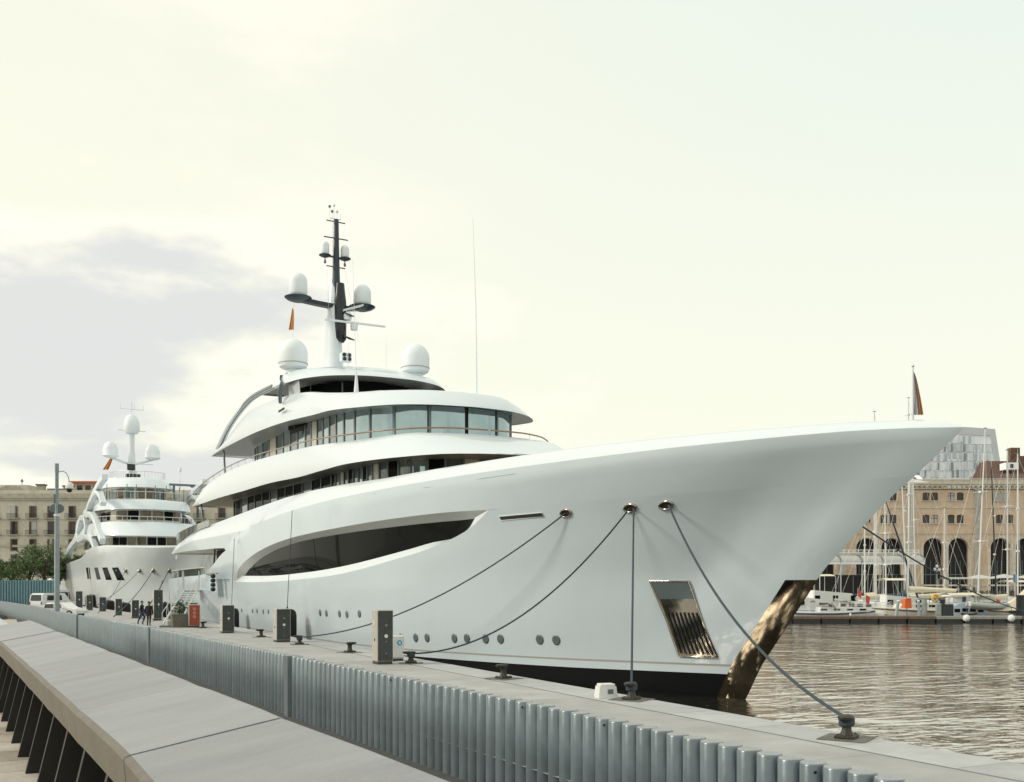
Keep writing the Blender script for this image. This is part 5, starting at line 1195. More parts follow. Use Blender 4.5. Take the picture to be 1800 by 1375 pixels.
# facade built as strips: ground floor with arched openings cut out, then two window storeys with arched windows cut out
def arch_strip(x0, x1, z0, z1, holes, nm, m_, parent, rise=.5, depth=.6, seg=12):
    """wall strip from x0..x1, z0..z1 with round or segment headed holes [(xc, hw, zb, zs)] ; zs = springing, rise factor of hw"""
    mm = MB(); cur = x0
    for xc, hw, zb, zs in sorted(holes):
        mm.add([(cur, 0, z0), (xc - hw, 0, z0), (xc - hw, 0, z1), (cur, 0, z1)], [(0, 1, 2, 3)])
        if zb > z0 + .01: mm.add([(xc - hw, 0, z0), (xc + hw, 0, z0), (xc + hw, 0, zb), (xc - hw, 0, zb)], [(0, 1, 2, 3)])
        arc = [(xc - hw * math.cos(math.pi * k / seg), zs + hw * rise * math.sin(math.pi * k / seg)) for k in range(seg + 1)]
        for (xa, za), (xb, zb_) in zip(arc, arc[1:]): mm.add([(xa, 0, za), (xb, 0, zb_), (xb, 0, z1), (xa, 0, z1)], [(0, 1, 2, 3)])
        outl = [(xc - hw, zb)] + arc + [(xc + hw, zb)]
        for (xa, za), (xb, zb_) in zip(outl, outl[1:] + outl[:1]): mm.add([(xa, 0, za), (xb, 0, zb_), (xb, depth, zb_), (xa, depth, za)], [(0, 1, 2, 3)])
        cur = xc + hw
    mm.add([(cur, 0, z0), (x1, 0, z0), (x1, 0, z1), (cur, 0, z1)], [(0, 1, 2, 3)])
    return mm.build(nm, m_, parent)
xe = wx(WR)
gh = [(wx(c), 18 / pw_, 0.0, wz(964)) for c, _ in arches]
arch_strip(0, xe, 0, wz(938), gh, 'arcade_wall', BRICK, wh, rise=1.0, depth=.9)
arch_strip(0, xe, wz(938) + .0, wz(892), [(wx(c), 6.3 / pw_, wz(920), wz(907)) for c in wins], 'first_floor_wall', BRICK, wh, rise=.35, depth=.5)
arch_strip(0, xe, wz(892), wz(858), [(wx(c), 6.2 / pw_, wz(880), wz(868)) for c in wins if not 1745 < c < 1780], 'top_floor_wall', BRICK, wh, rise=.35, depth=.5)
for c, _ in arches:                               # stone arch surrounds: voussoirs and jambs
    for k in range(11):
        a0 = math.pi * k / 11; a1 = math.pi * (k + 1) / 11 - .02; r0, r1 = 18.2 / pw_, 22.5 / pw_; zs = wz(964); xc = wx(c)
        po = [(xc - r * math.cos(a), zs + r * math.sin(a)) for r, a in ((r0, a0), (r0, a1), (r1, a1), (r1, a0))]
        MB().prism(po, 'y', -.10, .1).build('arch_stone', STONE, wh)
    for sg in (1, -1): MB().box((wx(c + sg * 20.2), -.06, wz(964) / 2), (4.0 / pw_, .2, wz(964) - .02)).build('jamb', STONE, wh)
    MB().box((wx(c), 1.6, 6), (4.6, .2, 12)).build('arch_glazing', DARKIN, wh)
    for dx in (-.9, 0, .9): MB().box((wx(c) + dx, 1.4, 3.3), (.10, .1, 6.4)).build('glazing_bar', FRAMEG, wh)
    MB().box((wx(c), 1.4, 3.9), (3.6, .1, .14)).build('glazing_bar', FRAMEG, wh)
for c in wins:
    for z0, z1 in ((wz(920), wz(905)), (wz(880), wz(866))):
        if z0 > wz(885) and 1745 < c < 1780: continue
        f = MB().box((wx(c), .35, (z0 + z1) / 2), (1.3, .08, z1 - z0 + .3)).build('window', WINDK if (int(c * 3) + int(z0)) % 7 else mat('curtain_white', (.5, .5, .48), .6), wh)
        MB().box((wx(c), .28, (z0 + z1) / 2), (.09, .08, z1 - z0)).build('frame_bar', SHUT, f); MB().box((wx(c), .28, z0 + (z1 - z0) * .6), (1.2, .08, .08)).build('frame_bar', SHUT, f)
        MB().box((wx(c), -.06, z0 - .09), (1.65, .24, .16)).build('sill', STONE, f)
for py, hgt, pr in ((938, .22, .10), (892, .22, .10), (858.5, .25, .25), (853, .5, .45), (850, .3, .7)):
    MB().box((xe / 2, -pr / 2, wz(py)), (xe, pr, hgt)).build('string_course' if py > 870 else 'cornice', STONE, wh)
for k in range(int(xe / .95)): MB().box((.5 + k * .95, -.35, wz(855.8)), (.35, .5, .32)).build('dentil', STONE, wh)
for c in (1600, 1718, 1836, 1482, 1364): MB().box((wx(c), -.10, wz(858) / 2), (10.0 / pw_, .26, wz(858) - .1)).build('pilaster', mat('rendered_pilaster', (.38, .37, .33), .85, var=.2, vs=1.3), wh)
MB().box((xe / 2, -.08, 1.9), (xe, .16, .3)).build('plinth_band', STONE, wh)
MB().box((wx(1757), -.05, wz(874)), (24 / pw_, .12, 17 / pw_)).build('rendered_panel', mat('rendered_pilaster', (.38, .37, .33)), wh)
MB().box((xe / 2, 9, HT - .2), (xe, 18, .4)).build('roof_deck', STUCD, wh)
MB().box((xe / 2, .2, wz(846)), (xe, .35, .7)).build('roof_parapet', STONE, wh)
for (x0, x1, py) in ((1480, 1645, 832), (1655, 1690, 838), (1740, 2050, 826)):
    MB().prism([(2.0, wz(850)), (6.5, wz(py)), (11, wz(850))], 'x', wx(x0), wx(x1)).build('tiled_roof', ROOFB, wh)
MB().prism([(1.9, wz(850) + .1), (6.5, wz(829)), (6.9, wz(831)), (2.4, wz(850) - .2)], 'x', wx(1632), wx(1640)).build('roof_light', WBLD, wh); MB().prism([(1.9, wz(850) + .1), (6.5, wz(836)), (6.9, wz(838)), (2.4, wz(850) - .2)], 'x', wx(1684), wx(1688)).build('roof_light', WBLD, wh)
MB().prism([(wx(1600), wz(849)), (wx(1632), wz(848)), (wx(1604), wz(842))], 'y', -.2, 3).build('white_canopy', WBLD, wh)
lr = MB(); lr.tube([(wx(1650), .3, wz(841)), (wx(2040), .3, wz(841))], .04, n=4)
for k in range(24): lr.cyl((wx(1650) + k * 1.7, .3, wz(846)), (wx(1650) + k * 1.7, .3, wz(841)), .03, n=4)
lr.build('roof_rail', ALU, wh)
MB().box((wx(1697), 12, wz(838)), (16, 8, 6)).build('roof_box', STUCD, wh) if False else None

# white angular office block behind
DM = 300.; pm_ = F / DM
mb = thing('white_office_block', 'white modern office block with slit windows and slanted grey-framed end, behind the warehouse', 'building', gp(1560, DM, 2), -YAW)
mxx = lambda px: (px - 1560) / pm_; mzz = lambda py: CZ + (HY - py) / pm_ - 2
MB().prism([(mxx(1560), 0), (mxx(1760), 0), (mxx(1756), mzz(812)), (mxx(1748), mzz(755)), (mxx(1690), mzz(751)), (mxx(1640), mzz(762)), (mxx(1560), mzz(790))], 'y', 0, 14).build('wall', WBLD, mb)
MB().prism([(mxx(1683), mzz(764)), (mxx(1740), mzz(766)), (mxx(1748.2), mzz(812)), (mxx(1757.5), mzz(812)), (mxx(1748.5), mzz(754.5)), (mxx(1690), mzz(750.5))], 'y', -.25, 13.9).build('grey_frame', WBLDG, mb)
MB().prism([(mxx(1664), mzz(782)), (mxx(1690), mzz(776)), (mxx(1690), mzz(806)), (mxx(1668), mzz(806))], 'y', -.12, .3).build('grey_panel', WBLDG, mb)
rn = random.Random(5)
for py in (773, 787.5, 803.5, 819.5, 833):
    for px in (1612, 1626, 1638, 1648, 1661, 1673, 1684, 1695, 1705.5, 1716.5, 1727, 1737):
        top = np.interp(px, [1560, 1640, 1690, 1748], [790, 762, 764, 767])
        if py - 6 < top + 2 or px > np.interp(py, [755, 838], [1742, 1752]): continue
        w_ = rn.choice([.45, .6, .75, .55]); ht_ = 12.4 / pm_; x = mxx(px + rn.uniform(-1.5, 1.5))
        f = MB().box((x, -.16, mzz(py)), (w_, .3, ht_)).build('window', [mat('slit_glass_blue', (.40, .48, .58), .2), mat('slit_glass_dark', (.22, .27, .32), .2), mat('slit_glass_pale', (.62, .68, .74), .3)][rn.choice([0, 2, 1, 2, 2, 2])], mb)
        if rn.random() < .5: MB().box((x - w_ * .5 - .15, -.2, mzz(py)), (.22, .34, ht_)).build('shutter_panel', WBLDG, f)
    if py < 830: MB().box((mxx(1655), -.05, mzz(py + 7.8)), (mxx(1745) - mxx(1565), .2, .12)).build('floor_line', WBLDG, mb)
for k, px in enumerate((1618, 1632, 1643, 1655, 1667, 1679, 1689.5, 1700, 1711, 1722)): MB().box((mxx(px), -.06, mzz(812)), (.10, .2, 56 / pm_)).build('panel_joint', WBLDG, mb) if px > 1683 else None
db = thing('brown_roof_building', 'dark brown tiled roof with a white dormer at the right edge, behind the warehouse', 'building', gp(1752, 240, 2), -YAW)
bx = lambda px: (px - 1752) / (F / 240); bz = lambda py: CZ + (HY - py) / (F / 240) - 2
MB().box((bx(1900), 6, bz(840) / 2), (bx(2050), 12, bz(840))).build('wall', STUCD, db)
MB().prism([(0, bz(840)), (5, bz(806)), (9, bz(806)), (14, bz(840))], 'x', 0, bx(2050)).build('tiled_roof', ROOFB, db)
MB().prism([(bx(1752), bz(842)), (bx(1795), bz(800)), (bx(2050), bz(790)), (bx(2050), bz(812)), (bx(1770), bz(842))], 'y', 2, 2.5).build('gable_roof', ROOFB, db)
d_ = MB().box((bx(1776), .6, bz(820)), (3.0, 3, 1.6)).build('dormer', WBLD, db); MB().box((bx(1775), -.95, bz(820)), (.7, .1, .9)).build('window', WINDK, d_)
MB().box((bx(1796), 4, bz(796)), (2.2, 2, 3.2)).build('chimney', ROOFB, db)

# quay in front of the warehouse, awning terrace, parasols, street lamp, people
struct(MB().box((gp(1700, 200, 0)[0], gp(1700, 200, 0)[1], .6), (170, 66, 3.2), rz=-YAW).build('marina_quay', CONC))
aw = thing('terrace_awning', 'white arched awning of a restaurant terrace with a pale balcony rail above', 'awning', gp(1395, 176, 2.2), -YAW)
pa_ = F / 176; ax_ = lambda px: (px - 1395) / pa_; az_ = lambda py: CZ + (HY - py) / pa_ - 2.2
for k in range(6):
    x0, x1 = ax_(1395 + k * 36.5), ax_(1395 + (k + 1) * 36.5 - 1.5)
    rows = [[(x, -3.2 * math.sin(a * math.pi / 2) , az_(990) + (az_(976.5) - az_(990)) * math.cos(a * math.pi / 2)) for a in np.linspace(0, 1, 6)] for x in (x0, x1)]
    MB().grid(rows).build('canopy', mat('awning_cloth', (.40, .41, .39), .8), aw); MB().tube([(x1 + .08, y_, z_ + .12) for _, y_, z_ in rows[1]], .10, n=5).build('rib', FRAMEG, aw)
    MB().box(((x0 + x1) / 2, -3.2, az_(990) - .12), (x1 - x0, .05, .3)).build('valance', TENTW, aw); MB().cyl((x0, -3.1, 0), (x0, -3.1, az_(990)), .07).build('post', ALU, aw)
MB().box(((ax_(1614)) / 2, .4, az_(974)), (ax_(1614), 1.2, .3)).build('balcony_slab', STUCCO, aw)
for py in (967, 971): MB().box((ax_(1614) / 2, -.15, az_(py)), (ax_(1614), .08, .12)).build('rail_bar', OFFW, aw)
for k in range(26): MB().box((k * ax_(1614) / 25, -.15, az_(970.5)), (.12, .10, .8)).build('baluster', OFFW, aw)
MB().box((ax_(1614) / 2, 3, 1.9), (ax_(1614), .2, 3.6)).build('dark_shopfront', DARKIN, aw)
for k in range(9): MB().box((1.2 + k * 2.5, 2.85, 1.8), (.12, .1, 3.4)).build('mullion', FRAMEG, aw)
def parasol(label, px, D, w_, h):
    t = thing('cafe_parasol', label, 'parasol', gp(px, D, 2.2), -YAW, 'white parasols before the arches'); hw = w_ / 2
    MB().add([(-hw, -hw, h - .7), (hw, -hw, h - .7), (hw, hw, h - .7), (-hw, hw, h - .7), (0, 0, h)], [(0, 1, 4), (1, 2, 4), (2, 3, 4), (3, 0, 4)]).build('canopy', mat('parasol_cloth', (.50, .52, .50), .8), t)
    MB().cyl((0, 0, 0), (0, 0, h), .05).build('pole', ALU, t); MB().bev((0, 0, .1), (.7, .7, .2)).build('base', STUCD, t)
parasol('white parasol in front of the pilaster beside the two open arches', 1722, 172, 4.6, 3.7); parasol('white parasol between the two masts at the right', 1765, 172, 4.4, 3.8); parasol('white parasol cut by the right edge of the view', 1806, 172, 4.4, 3.7)
t = thing('quay_lamp', 'white triple-globe street lamp standing before the second arch', 'lamp post', gp(1647, 174, 2.2), -YAW)
MB().lathe([(.12, 0), (.07, .5), (.05, 4.6)], n=8).build('pole', ALU, t)
for dx, dz in ((-.35, 4.6), (.35, 4.5), (0, 5.1)): MB().lathe([(.08, -.25), (.24, 0), (.2, .2), (.05, .3)], (dx, 0, dz), n=10).build('globe', OFFW, t)
MB().cyl((-.35, 0, 4.5), (.35, 0, 4.5), .03).build('lamp_arm', ALU, t)
rn = random.Random(3)
plab = [('person in a white top by the quay beyond the orange bag', 1684, WHCL), ('person in a red top just left of the one in white', 1668, REDC), ('person in dark clothes beneath the awning terrace', 1470, CLOTH), ('person in dark clothes right of the second arch', 1655, CLOTH), ('person in blue near the right edge under the parasols', 1781, mat('blue_cloth', (.06, .16, .35), .8)), ('person in black beside the one in white', 1690, CLOTH), ('person in brown under the leftmost parasol', 1712, mat('brown_cloth', (.2, .1, .06), .8))]
for k, (lb_, px, m_) in enumerate(plab): person(lb_, gp(px, 168 + k * .7, 2.2), R(k * 55), m_, [DENIM, CLOTH][k % 2], 'stand' if k % 2 else 'walk', 'people on the far quay')
t = stuff(MB().box((0, 0, 0), (.01, .01, .01)).build('x', None)) if False else None
# clutter of terrace tables joined as separate sets
def tset(label, px, D):
    t = thing('cafe_table_set', label, 'table', gp(px, D, 2.2), rn.uniform(0, 1), 'dark terrace tables under the parasols')
    MB().cyl((0, 0, .72), (0, 0, .76), .45, n=14).build('table_top', NAVY, t); MB().cyl((0, 0, 0), (0, 0, .72), .05).build('leg', FRAMEG, t)
    for a in (0, 1.57, 3.14, 4.71):
        x, y = .75 * math.cos(a), .75 * math.sin(a); MB().bev((x, y, .44), (.42, .42, .06)).build('seat', SHUT, t); MB().bev((x * 1.25, y * 1.25, .7), (.4 if abs(y) > .1 else .05, .05 if abs(y) > .1 else .4, .5)).build('backrest', SHUT, t)
        for u, v in ((-.16, -.16), (.16, -.16), (.16, .16), (-.16, .16)): MB().cyl((x + u, y + v, 0), (x + u, y + v, .44), .02, n=5).build('leg', FRAMEG, t)
for k, px in enumerate((1702, 1716, 1730, 1744, 1758, 1772, 1786)): tset('dark terrace table under the parasols, %s from the left' % ['first', 'second', 'third', 'fourth', 'fifth', 'sixth', 'seventh'][k], px, 170 + (k % 2) * 2.5)
hd = thing('planter_hedge', 'low dark hedge in boxes along the quay behind the moored sailboats', 'hedge', gp(1640, 166, 2.2), -YAW)
hx = 0
for k in range(16): MB().bev((k * 1.25 - 6, 0, .25), (1.1, .5, .5)).build('planter_box', SHUT, hd); mm = MB(); leafball(mm, (k * 1.25 - 6, 0, .8), .5, 50, .12, .7); mm.build('foliage', LEAF2, hd)

# pontoon
pon = thing('pontoon', 'long low dark floating pontoon that the small boats are moored to', 'pontoon', gp(1340, 112, 0), -YAW)
pp_ = F / 112
for k in range(12):
    o = MB().bev((1.5 + k * 3.1, 0, .55), (3.06, 2.4, .34), r=.04).build('deck_section', [DECKB, mat('pontoon_grey', (.30, .29, .27), .8, var=.2, vs=4)][k % 12 in (6, 7, 8)], pon); MB().box((1.5 + k * 3.1, 0, .18), (2.9, 2.0, .5)).build('float', BLACK, o)
for k, (px, h) in enumerate(((1628, 1.9), (1660, 1.9), (1798, 2.4))):
    x = (px - 1340) / pp_; MB().cyl((x, .5, -.5), (x, .5, h + .6), [.30, .28, .45][k], n=14).build('pile', [mat('grey_pile', (.30, .33, .32), .8, var=.2), BLACK, BLACK][k], pon)
def lump(nm, label, px, D, z_, m_, cat, shape):
    t = thing(nm, label, cat, gp(px, D, z_), -YAW); shape(t, m_); return t
lump('orange_buoy_bag', 'bright orange square life-raft bag hanging on a thin post on the pontoon', 1594, 112.5, .7, ORANGE, 'bag', lambda t, m_: (MB().box((0, 0, 1.35), (.95, .5, 1.0), rz=.35, taper=.88).build('bag_body', m_, t), MB().cyl((0, 0, 0), (0, 0, 4.6), .05).build('post', FRAMEG, t), MB().bev((.1, -.2, 1.9), (.5, .3, .12)).build('flap', m_, t)))
lump('yellow_horseshoe_buoy', 'yellow horseshoe lifebuoy on the rail of the boat with the cream boom cover', 1644, 113.5, 2.15, YELLOW, 'lifebuoy', lambda t, m_: (MB().tube([(.33 * math.cos(a), 0, .5 + .36 * math.sin(a)) for a in np.linspace(-1.1, 4.2, 16)], .15, n=8).build('ring', m_, t), MB().bev((.42, .05, .4), (.2, .2, .45), r=.05).build('light', NAVY, t)))
for k, px in enumerate((1697, 1776)): lump('white_ball_fender', ['white ball fender hanging below the smiling blue-white stern', 'white ball fender at the bow of the cream-covered boat'][k], px, 110.6, .15, OFFW, 'fender', lambda t, m_: (MB().lathe([(.08, 0), (.3, .1), (.38, .36), (.32, .62), (.1, .76)], n=16, axis=(.3, 0, 1)).build('ball', m_, t), MB().cyl((.2, 0, .9), (.2, .3, 1.6), .03).build('line', ROPE, t)))
lump('utility_box', 'square black box on the pontoon left of the smiling stern', 1664, 112, .7, BLACK, 'box', lambda t, m_: (MB().bev((0, 0, .65), (1.25, .7, 1.3)).build('box_body', m_, t), MB().bev((-.9, 0, .7), (.5, .5, 1.35)).build('side_locker', mat('grey_pile', (.3, .33, .32)), t)))
for k, (px, tl) in enumerate(((1575, .25), (1616, -.1))): lump('grey_pillar', ['leaning grey post on the pontoon left of the orange bag', 'grey post on the pontoon right of the orange bag'][k], px, 111.6, .7, HIDE, 'post', lambda t, m_, tl=tl: (MB().cyl((0, 0, 0), (tl, 0, 1.6), .2, .15, n=10).build('post_body', m_, t), MB().lathe([(.17, 1.6), (.2, 1.66), (.1, 1.75)], (tl, 0, 0), n=10).build('cap', OFFW, t)))

def boat(label, px, D, Lb, rz, hull_m, name='sailboat', cat='sailboat', beam=None, fb=1.1, mast=None, mastx=.1, cover=CANVAS, cabin=(.5, .9), bimini=None, dodger=None, stripe=None, rake=0., group='small boats moored at the pontoon', boomz=2.4, boom=True, bowsprit=False, mdark=False, fenders=2, windows=4, spread=2, furl=None, fly=False):
    t = thing(name, label, cat, gp(px, D, 0), -YAW + rz, group); bm = beam or Lb * .31; h = Lb / 2
    def bw(u): return bm / 2 * max(0., (1 - max(0, (u - .42) / .58) ** 2.1)) * (1 if u > .25 else .80 + .8 * u)
    sz = lambda u: fb * (1 + .10 * (u - .35) ** 2 * 4 + (.22 * max(0, u - .5)))
    rows = []
    for u in np.linspace(0, 1, 16):
        x = -h + Lb * u; w_ = bw(u); s_ = sz(u); rk = .10 * Lb * max(0, u - .75) * 2
        rows.append([(x - rk * .9, -w_ * .35, -.35), (x - rk * .7, -w_ * .72, .05), (x - rk * .35, -w_ * .93, s_ * .5), (x, -w_, s_), (x, -w_ * .94, s_ + .05), (x, 0, s_ + .09), (x, w_ * .94, s_ + .05), (x, w_, s_), (x - rk * .35, w_ * .93, s_ * .5), (x - rk * .7, w_ * .72, .05), (x - rk * .9, w_ * .35, -.35)])
    m = MB(); m.grid(rows); m.add(rows[0], [tuple(range(11))]); m.build('hull', hull_m, t, weld=True, sharp=38)
    if stripe:
        for sg in (0, 1):
            MB().grid([[((r[3] if not sg else r[7])[0], (r[3] if not sg else r[7])[1] * 1.012, r[3][2] - .10 - dz) for dz in (0, .14)] for r in rows]).build('sheer_stripe', stripe, t)
    cl, ch = cabin; c0 = -h + Lb * .30; c1 = c0 + Lb * cl * .8
    cz = sz(.45) + .05
    cb = MB().prism([(c0, cz), (c1, cz), (c1 - .5 * ch, cz + ch * .8), (c0 + .1, cz + ch)], 'y', -bm * .30, bm * .30).build('coachroof', CREAM if hull_m is CREAM else OFFW, t)
    for k in range(windows):
        x = c0 + .5 + k * (c1 - c0 - 1.3) / max(1, windows - 1)
        for sg in (1, -1): MB().bev((x, sg * bm * .303, cz + ch * .5), (min(.7, (c1 - c0) / windows * .6), .04, ch * .35), r=.03).build('cabin_window', GLASSD, cb)
    MB().bev((c0 + .9, 0, cz + ch + .03), (.7, .6, .08)).build('hatch', GLASSM, cb)
    if bimini or dodger:
        m_ = bimini or dodger; xa, xb = (c0 - .2, c0 + Lb * .25) if fly else (c0 - Lb * .24, c0 + .1) if bimini else (c0 - .5, c0 + 1.4); zt_ = cz + (1.9 if bimini else 1.3) + (ch + .1 if fly else 0)
        rr = [[(x, y, zt_ - .25 * (abs(y) / (bm * .4)) ** 2 - (.3 if (x == xb and not bimini) else 0)) for y in np.linspace(-bm * .4, bm * .4, 7)] for x in np.linspace(xa, xb, 4)]
        cn = MB().grid(rr).build('canopy', m_, t)
        if dodger: MB().grid([[(xb, y, rr[-1][0][2] + .25), (xb + .5, y, cz + .2)] for y in np.linspace(-bm * .4, bm * .4, 5)]).build('dodger_front', m_, cn)
        for x in (xa, xb):
            for sg in (1, -1): MB().cyl((x, sg * bm * .4, sz(.2)), (x, sg * bm * .4, zt_ - .25), .03, n=5).build('canopy_tube', ALU, cn)
    if mast:
        x = -h + Lb * (.5 + mastx); mm = BLACK if mdark else ALU; zt_ = mast
        ms = MB().tube([(x, 0, cz), (x - rake * .5, 0, cz + (zt_ - cz) * .5), (x - rake, 0, zt_)], [.10, .09, .065], n=8).build('mast', mm, t)
        for k in range(spread):
            z_ = cz + (zt_ - cz) * (.38 + .27 * k); MB().cyl((x - rake * .4, -bm * .28, z_), (x - rake * .4, bm * .28, z_), .035, n=5).build('spreader', ALU, ms)
            MB().box((x - rake * .4, 0, z_), (.3, .35, .2)).build('spreader_bracket', OFFW, ms)
        for a in ((h * .96, 0, sz(1)), (-h * .96, 0, sz(0)), (x, bm * .45, cz), (x, -bm * .45, cz)): MB().tube([a, (x - rake * .97, 0, zt_ - .3)], .016, n=4, caps=False).build('stay', ALU if not mdark else ROPE, ms)
        if furl: MB().tube([(h * .94, 0, sz(1) + .4), ((h * .94 + x - rake) / 2, 0, (sz(1) + zt_) / 2), (x - rake * .97 + .1, 0, zt_ - 1)], [.12, .13, .05], n=7).build('furled_jib', furl, ms)
        MB().cyl((x - rake, 0, zt_), (x - rake, 0, zt_ + .6), .015, n=4).build('masthead_aerial', ALU, ms); MB().box((x - rake, 0, zt_ + .05), (.5, .06, .08)).build('masthead_fitting', FRAMEG, ms)
        if boom:
            bx0, bx1 = x - .1, max(x - Lb * .46, -h * .9); b_ = MB().cyl((bx0, 0, cz + boomz - 1.2), (bx1, 0, cz + boomz - 1.15), .08).build('boom', ALU, ms)
            if cover:
                sec = []
                for u in np.linspace(0, 1, 9):
                    xx = bx0 + (bx1 - bx0) * u; hh = (.55 - .35 * u) * (1 + .12 * math.sin(u * 25)); zc_ = cz + boomz - 1.05
                    sec.append([(xx, -.05, zc_ - .15), (xx, -.2, zc_), (xx, -.12, zc_ + hh * .6), (xx, 0, zc_ + hh), (xx, .12, zc_ + hh * .6), (xx, .2, zc_), (xx, .05, zc_ - .15)])
                MB().grid(sec).build('sail_cover', cover, b_)
    rl = MB()
    for sg in (1, -1):
        pts = [(-h + Lb * u, sg * bw(u) * .93, sz(u) + .62) for u in np.linspace(0.02, .97, 9)]
        rl.tube(pts, .014, n=4); rl.tube([(a, b_, c - .3) for a, b_, c in pts], .010, n=4)
        for p in pts: rl.cyl((p[0], p[1], p[2] - .6), p, .018, n=4)
    for z_ in (.0, -.3): rl.tube([(h * .94, bw(.97) * .93, sz(1) + .62 + z_), (h * 1.02, 0, sz(1) + .75 + z_), (h * .94, -bw(.97) * .93, sz(1) + .62 + z_)], .022, n=4)
    rl.build('guard_rail', ALU, t)
    for k in range(fenders):
        u = .3 + .35 * k; MB().lathe([(.05, -.35), (.13, -.28), (.13, .28), (.04, .36)], (-h + Lb * u, -bw(u) - .12, sz(u) * .5 + .05), n=10).build('side_fender', [NAVY, OFFW][k % 2], t)
    wheel = MB().tube([(-h * .62, .35 * math.cos(a), sz(.2) + .75 + .35 * math.sin(a)) for a in np.linspace(0, 6.283, 15)], .02, n=4, caps=False); wheel.cyl((-h * .62, 0, sz(.2)), (-h * .62, 0, sz(.2) + .75), .05); wheel.build('wheel', ALU, t)
    return t
WHB = mat('boat_gelcoat', (.68, .70, .71), .3, coat=.4, var=.04, vs=1)
boat('white motor-sailer with blue-trimmed low cabin and grey tarpaulins, leftmost at the pontoon', 1466, 116, 9.4, 0, WHB, fb=1.0, cabin=(.75, .55), windows=4, dodger=CANVASG, stripe=NAVY, name='motor_boat', cat='boat')
boat('white sailing yacht with long cream sail cover on its boom, behind the orange bag', 1625, 117, 12.0, math.pi, CREAM, fb=1.25, mast=21.5, mastx=.16, cabin=(.6, .8), bimini=CANVAS, stripe=SHUT, boomz=3.2, rake=.3)
boat('white flybridge cruiser half hidden behind the big bow', 1452, 128, 11.0, .2, WHB, fb=1.4, cabin=(.7, 2.0), windows=3, bimini=CANVAS, fly=True, name='cruiser', cat='boat')
boat('sailboat with the tall white mast leaning left of the double masts', 1560, 126, 11, .4, WHB, mast=15.5, mastx=-.02, rake=.2, furl=NAVY, cover=CANVAS)
boat('sailboat whose tall mast passes left of the warehouse cornice', 1590, 133, 12, -.3, WHB, mast=20.5, mastx=.03, rake=.8, cover=NAVY, dodger=CANVAS)
boat('sailboat with slightly left-leaning tall mast rising past the white office block', 1718, 120, 12.5, .35, WHB, mast=22.5, mastx=.0, rake=-1.2, cover=CANVASG, dodger=CANVASG, stripe=NAVY)
boat('dark-masted sailboat between the two tall white masts at right', 1752, 128, 11, -.4, WHB, mast=19.0, mastx=.0, rake=.6, mdark=True, cover=NAVY)
boat('sailboat with the straight tall mast before the brown roof', 1771, 121, 11.5, .15, WHB, mast=20.0, mastx=.0, rake=0, cover=CANVAS, bimini=CANVASG)
boat('sailboat at the right edge with a cream tarpaulin over its bow', 1815, 116, 11, 2.9, CREAM, mast=19.0, mastx=.14, cover=CANVAS, dodger=CANVAS, stripe=SHUT)
boat('sailboat with twin spreaders behind the awning', 1540, 140, 11, .0, WHB, mast=16.0, mastx=.0, cover=CANVAS)
boat('sailboat with antenna-topped mast showing above the big bow, leftmost', 1537, 150, 14, .2, WHB, mast=29.5, mastx=.0, cover=CANVAS, spread=3)
boat('sailboat with a mast tip just left of the bow flag', 1597, 150, 14, .2, WHB, mast=31.5, mastx=.0, cover=NAVY, spread=3)
boat('small white open boat between the motor-sailer and the cream-covered yacht', 1548, 119, 7, 1.1, WHB, fb=.8, cabin=(.3, .5), windows=2, name='open_boat', cat='boat')
boat('low white cruiser behind the smiling stern', 1745, 127, 9, -.1, WHB, fb=1.2, cabin=(.7, 1.1), windows=4, name='cruiser', cat='boat', bimini=CANVAS)
for px, D, Lb, rz, lb_, kw in ((1420, 122, 8, .15, 'small cabin boat tucked under the big bow', dict(cabin=(.6, 1.5), windows=2, bimini=CANVASG, fly=True)), (1500, 121, 8.5, -.2, 'small white cabin boat with a grey sprayhood under the awning terrace', dict(cabin=(.6, 1.0), dodger=CANVASG)),
        (1580, 122, 10, .1, 'white cruiser with cream bimini behind the orange bag', dict(cabin=(.6, 1.7), bimini=CANVAS, windows=3, fly=True)), (1672, 122, 9, -.25, 'white boat with cabin windows behind the black utility box', dict(cabin=(.5, 1.0), dodger=mat('blue_canvas', (.05, .12, .28), .8), windows=2)),
        (1690, 131, 11, .2, 'white cruiser with tall wheelhouse behind the smiling stern', dict(cabin=(.6, 1.9), windows=3, bimini=CANVASG, fly=True)), (1792, 128, 10, .1, 'white cruiser between the two masts at the right edge', dict(cabin=(.6, 1.5), bimini=CANVAS, windows=3, fly=True)),
        (1520, 131, 10, -.3, 'sailboat with short mast under the balcony rail', dict(mast=13.5, mastx=0., cover=NAVY)), (1660, 138, 11, .1, 'sailboat whose mast crosses the second tall arch', dict(mast=14.5, mastx=0., cover=CANVAS)), (1610, 141, 12, .3, 'sailboat whose mast stands just right of the double masts', dict(mast=19.5, mastx=0., cover=CANVAS, rake=.5))):
    boat(lb_, px, D, Lb, rz, WHB, name='sailboat' if 'mast' in kw else 'cabin_boat', cat='sailboat' if 'mast' in kw else 'boat', fb=1.15, **kw)
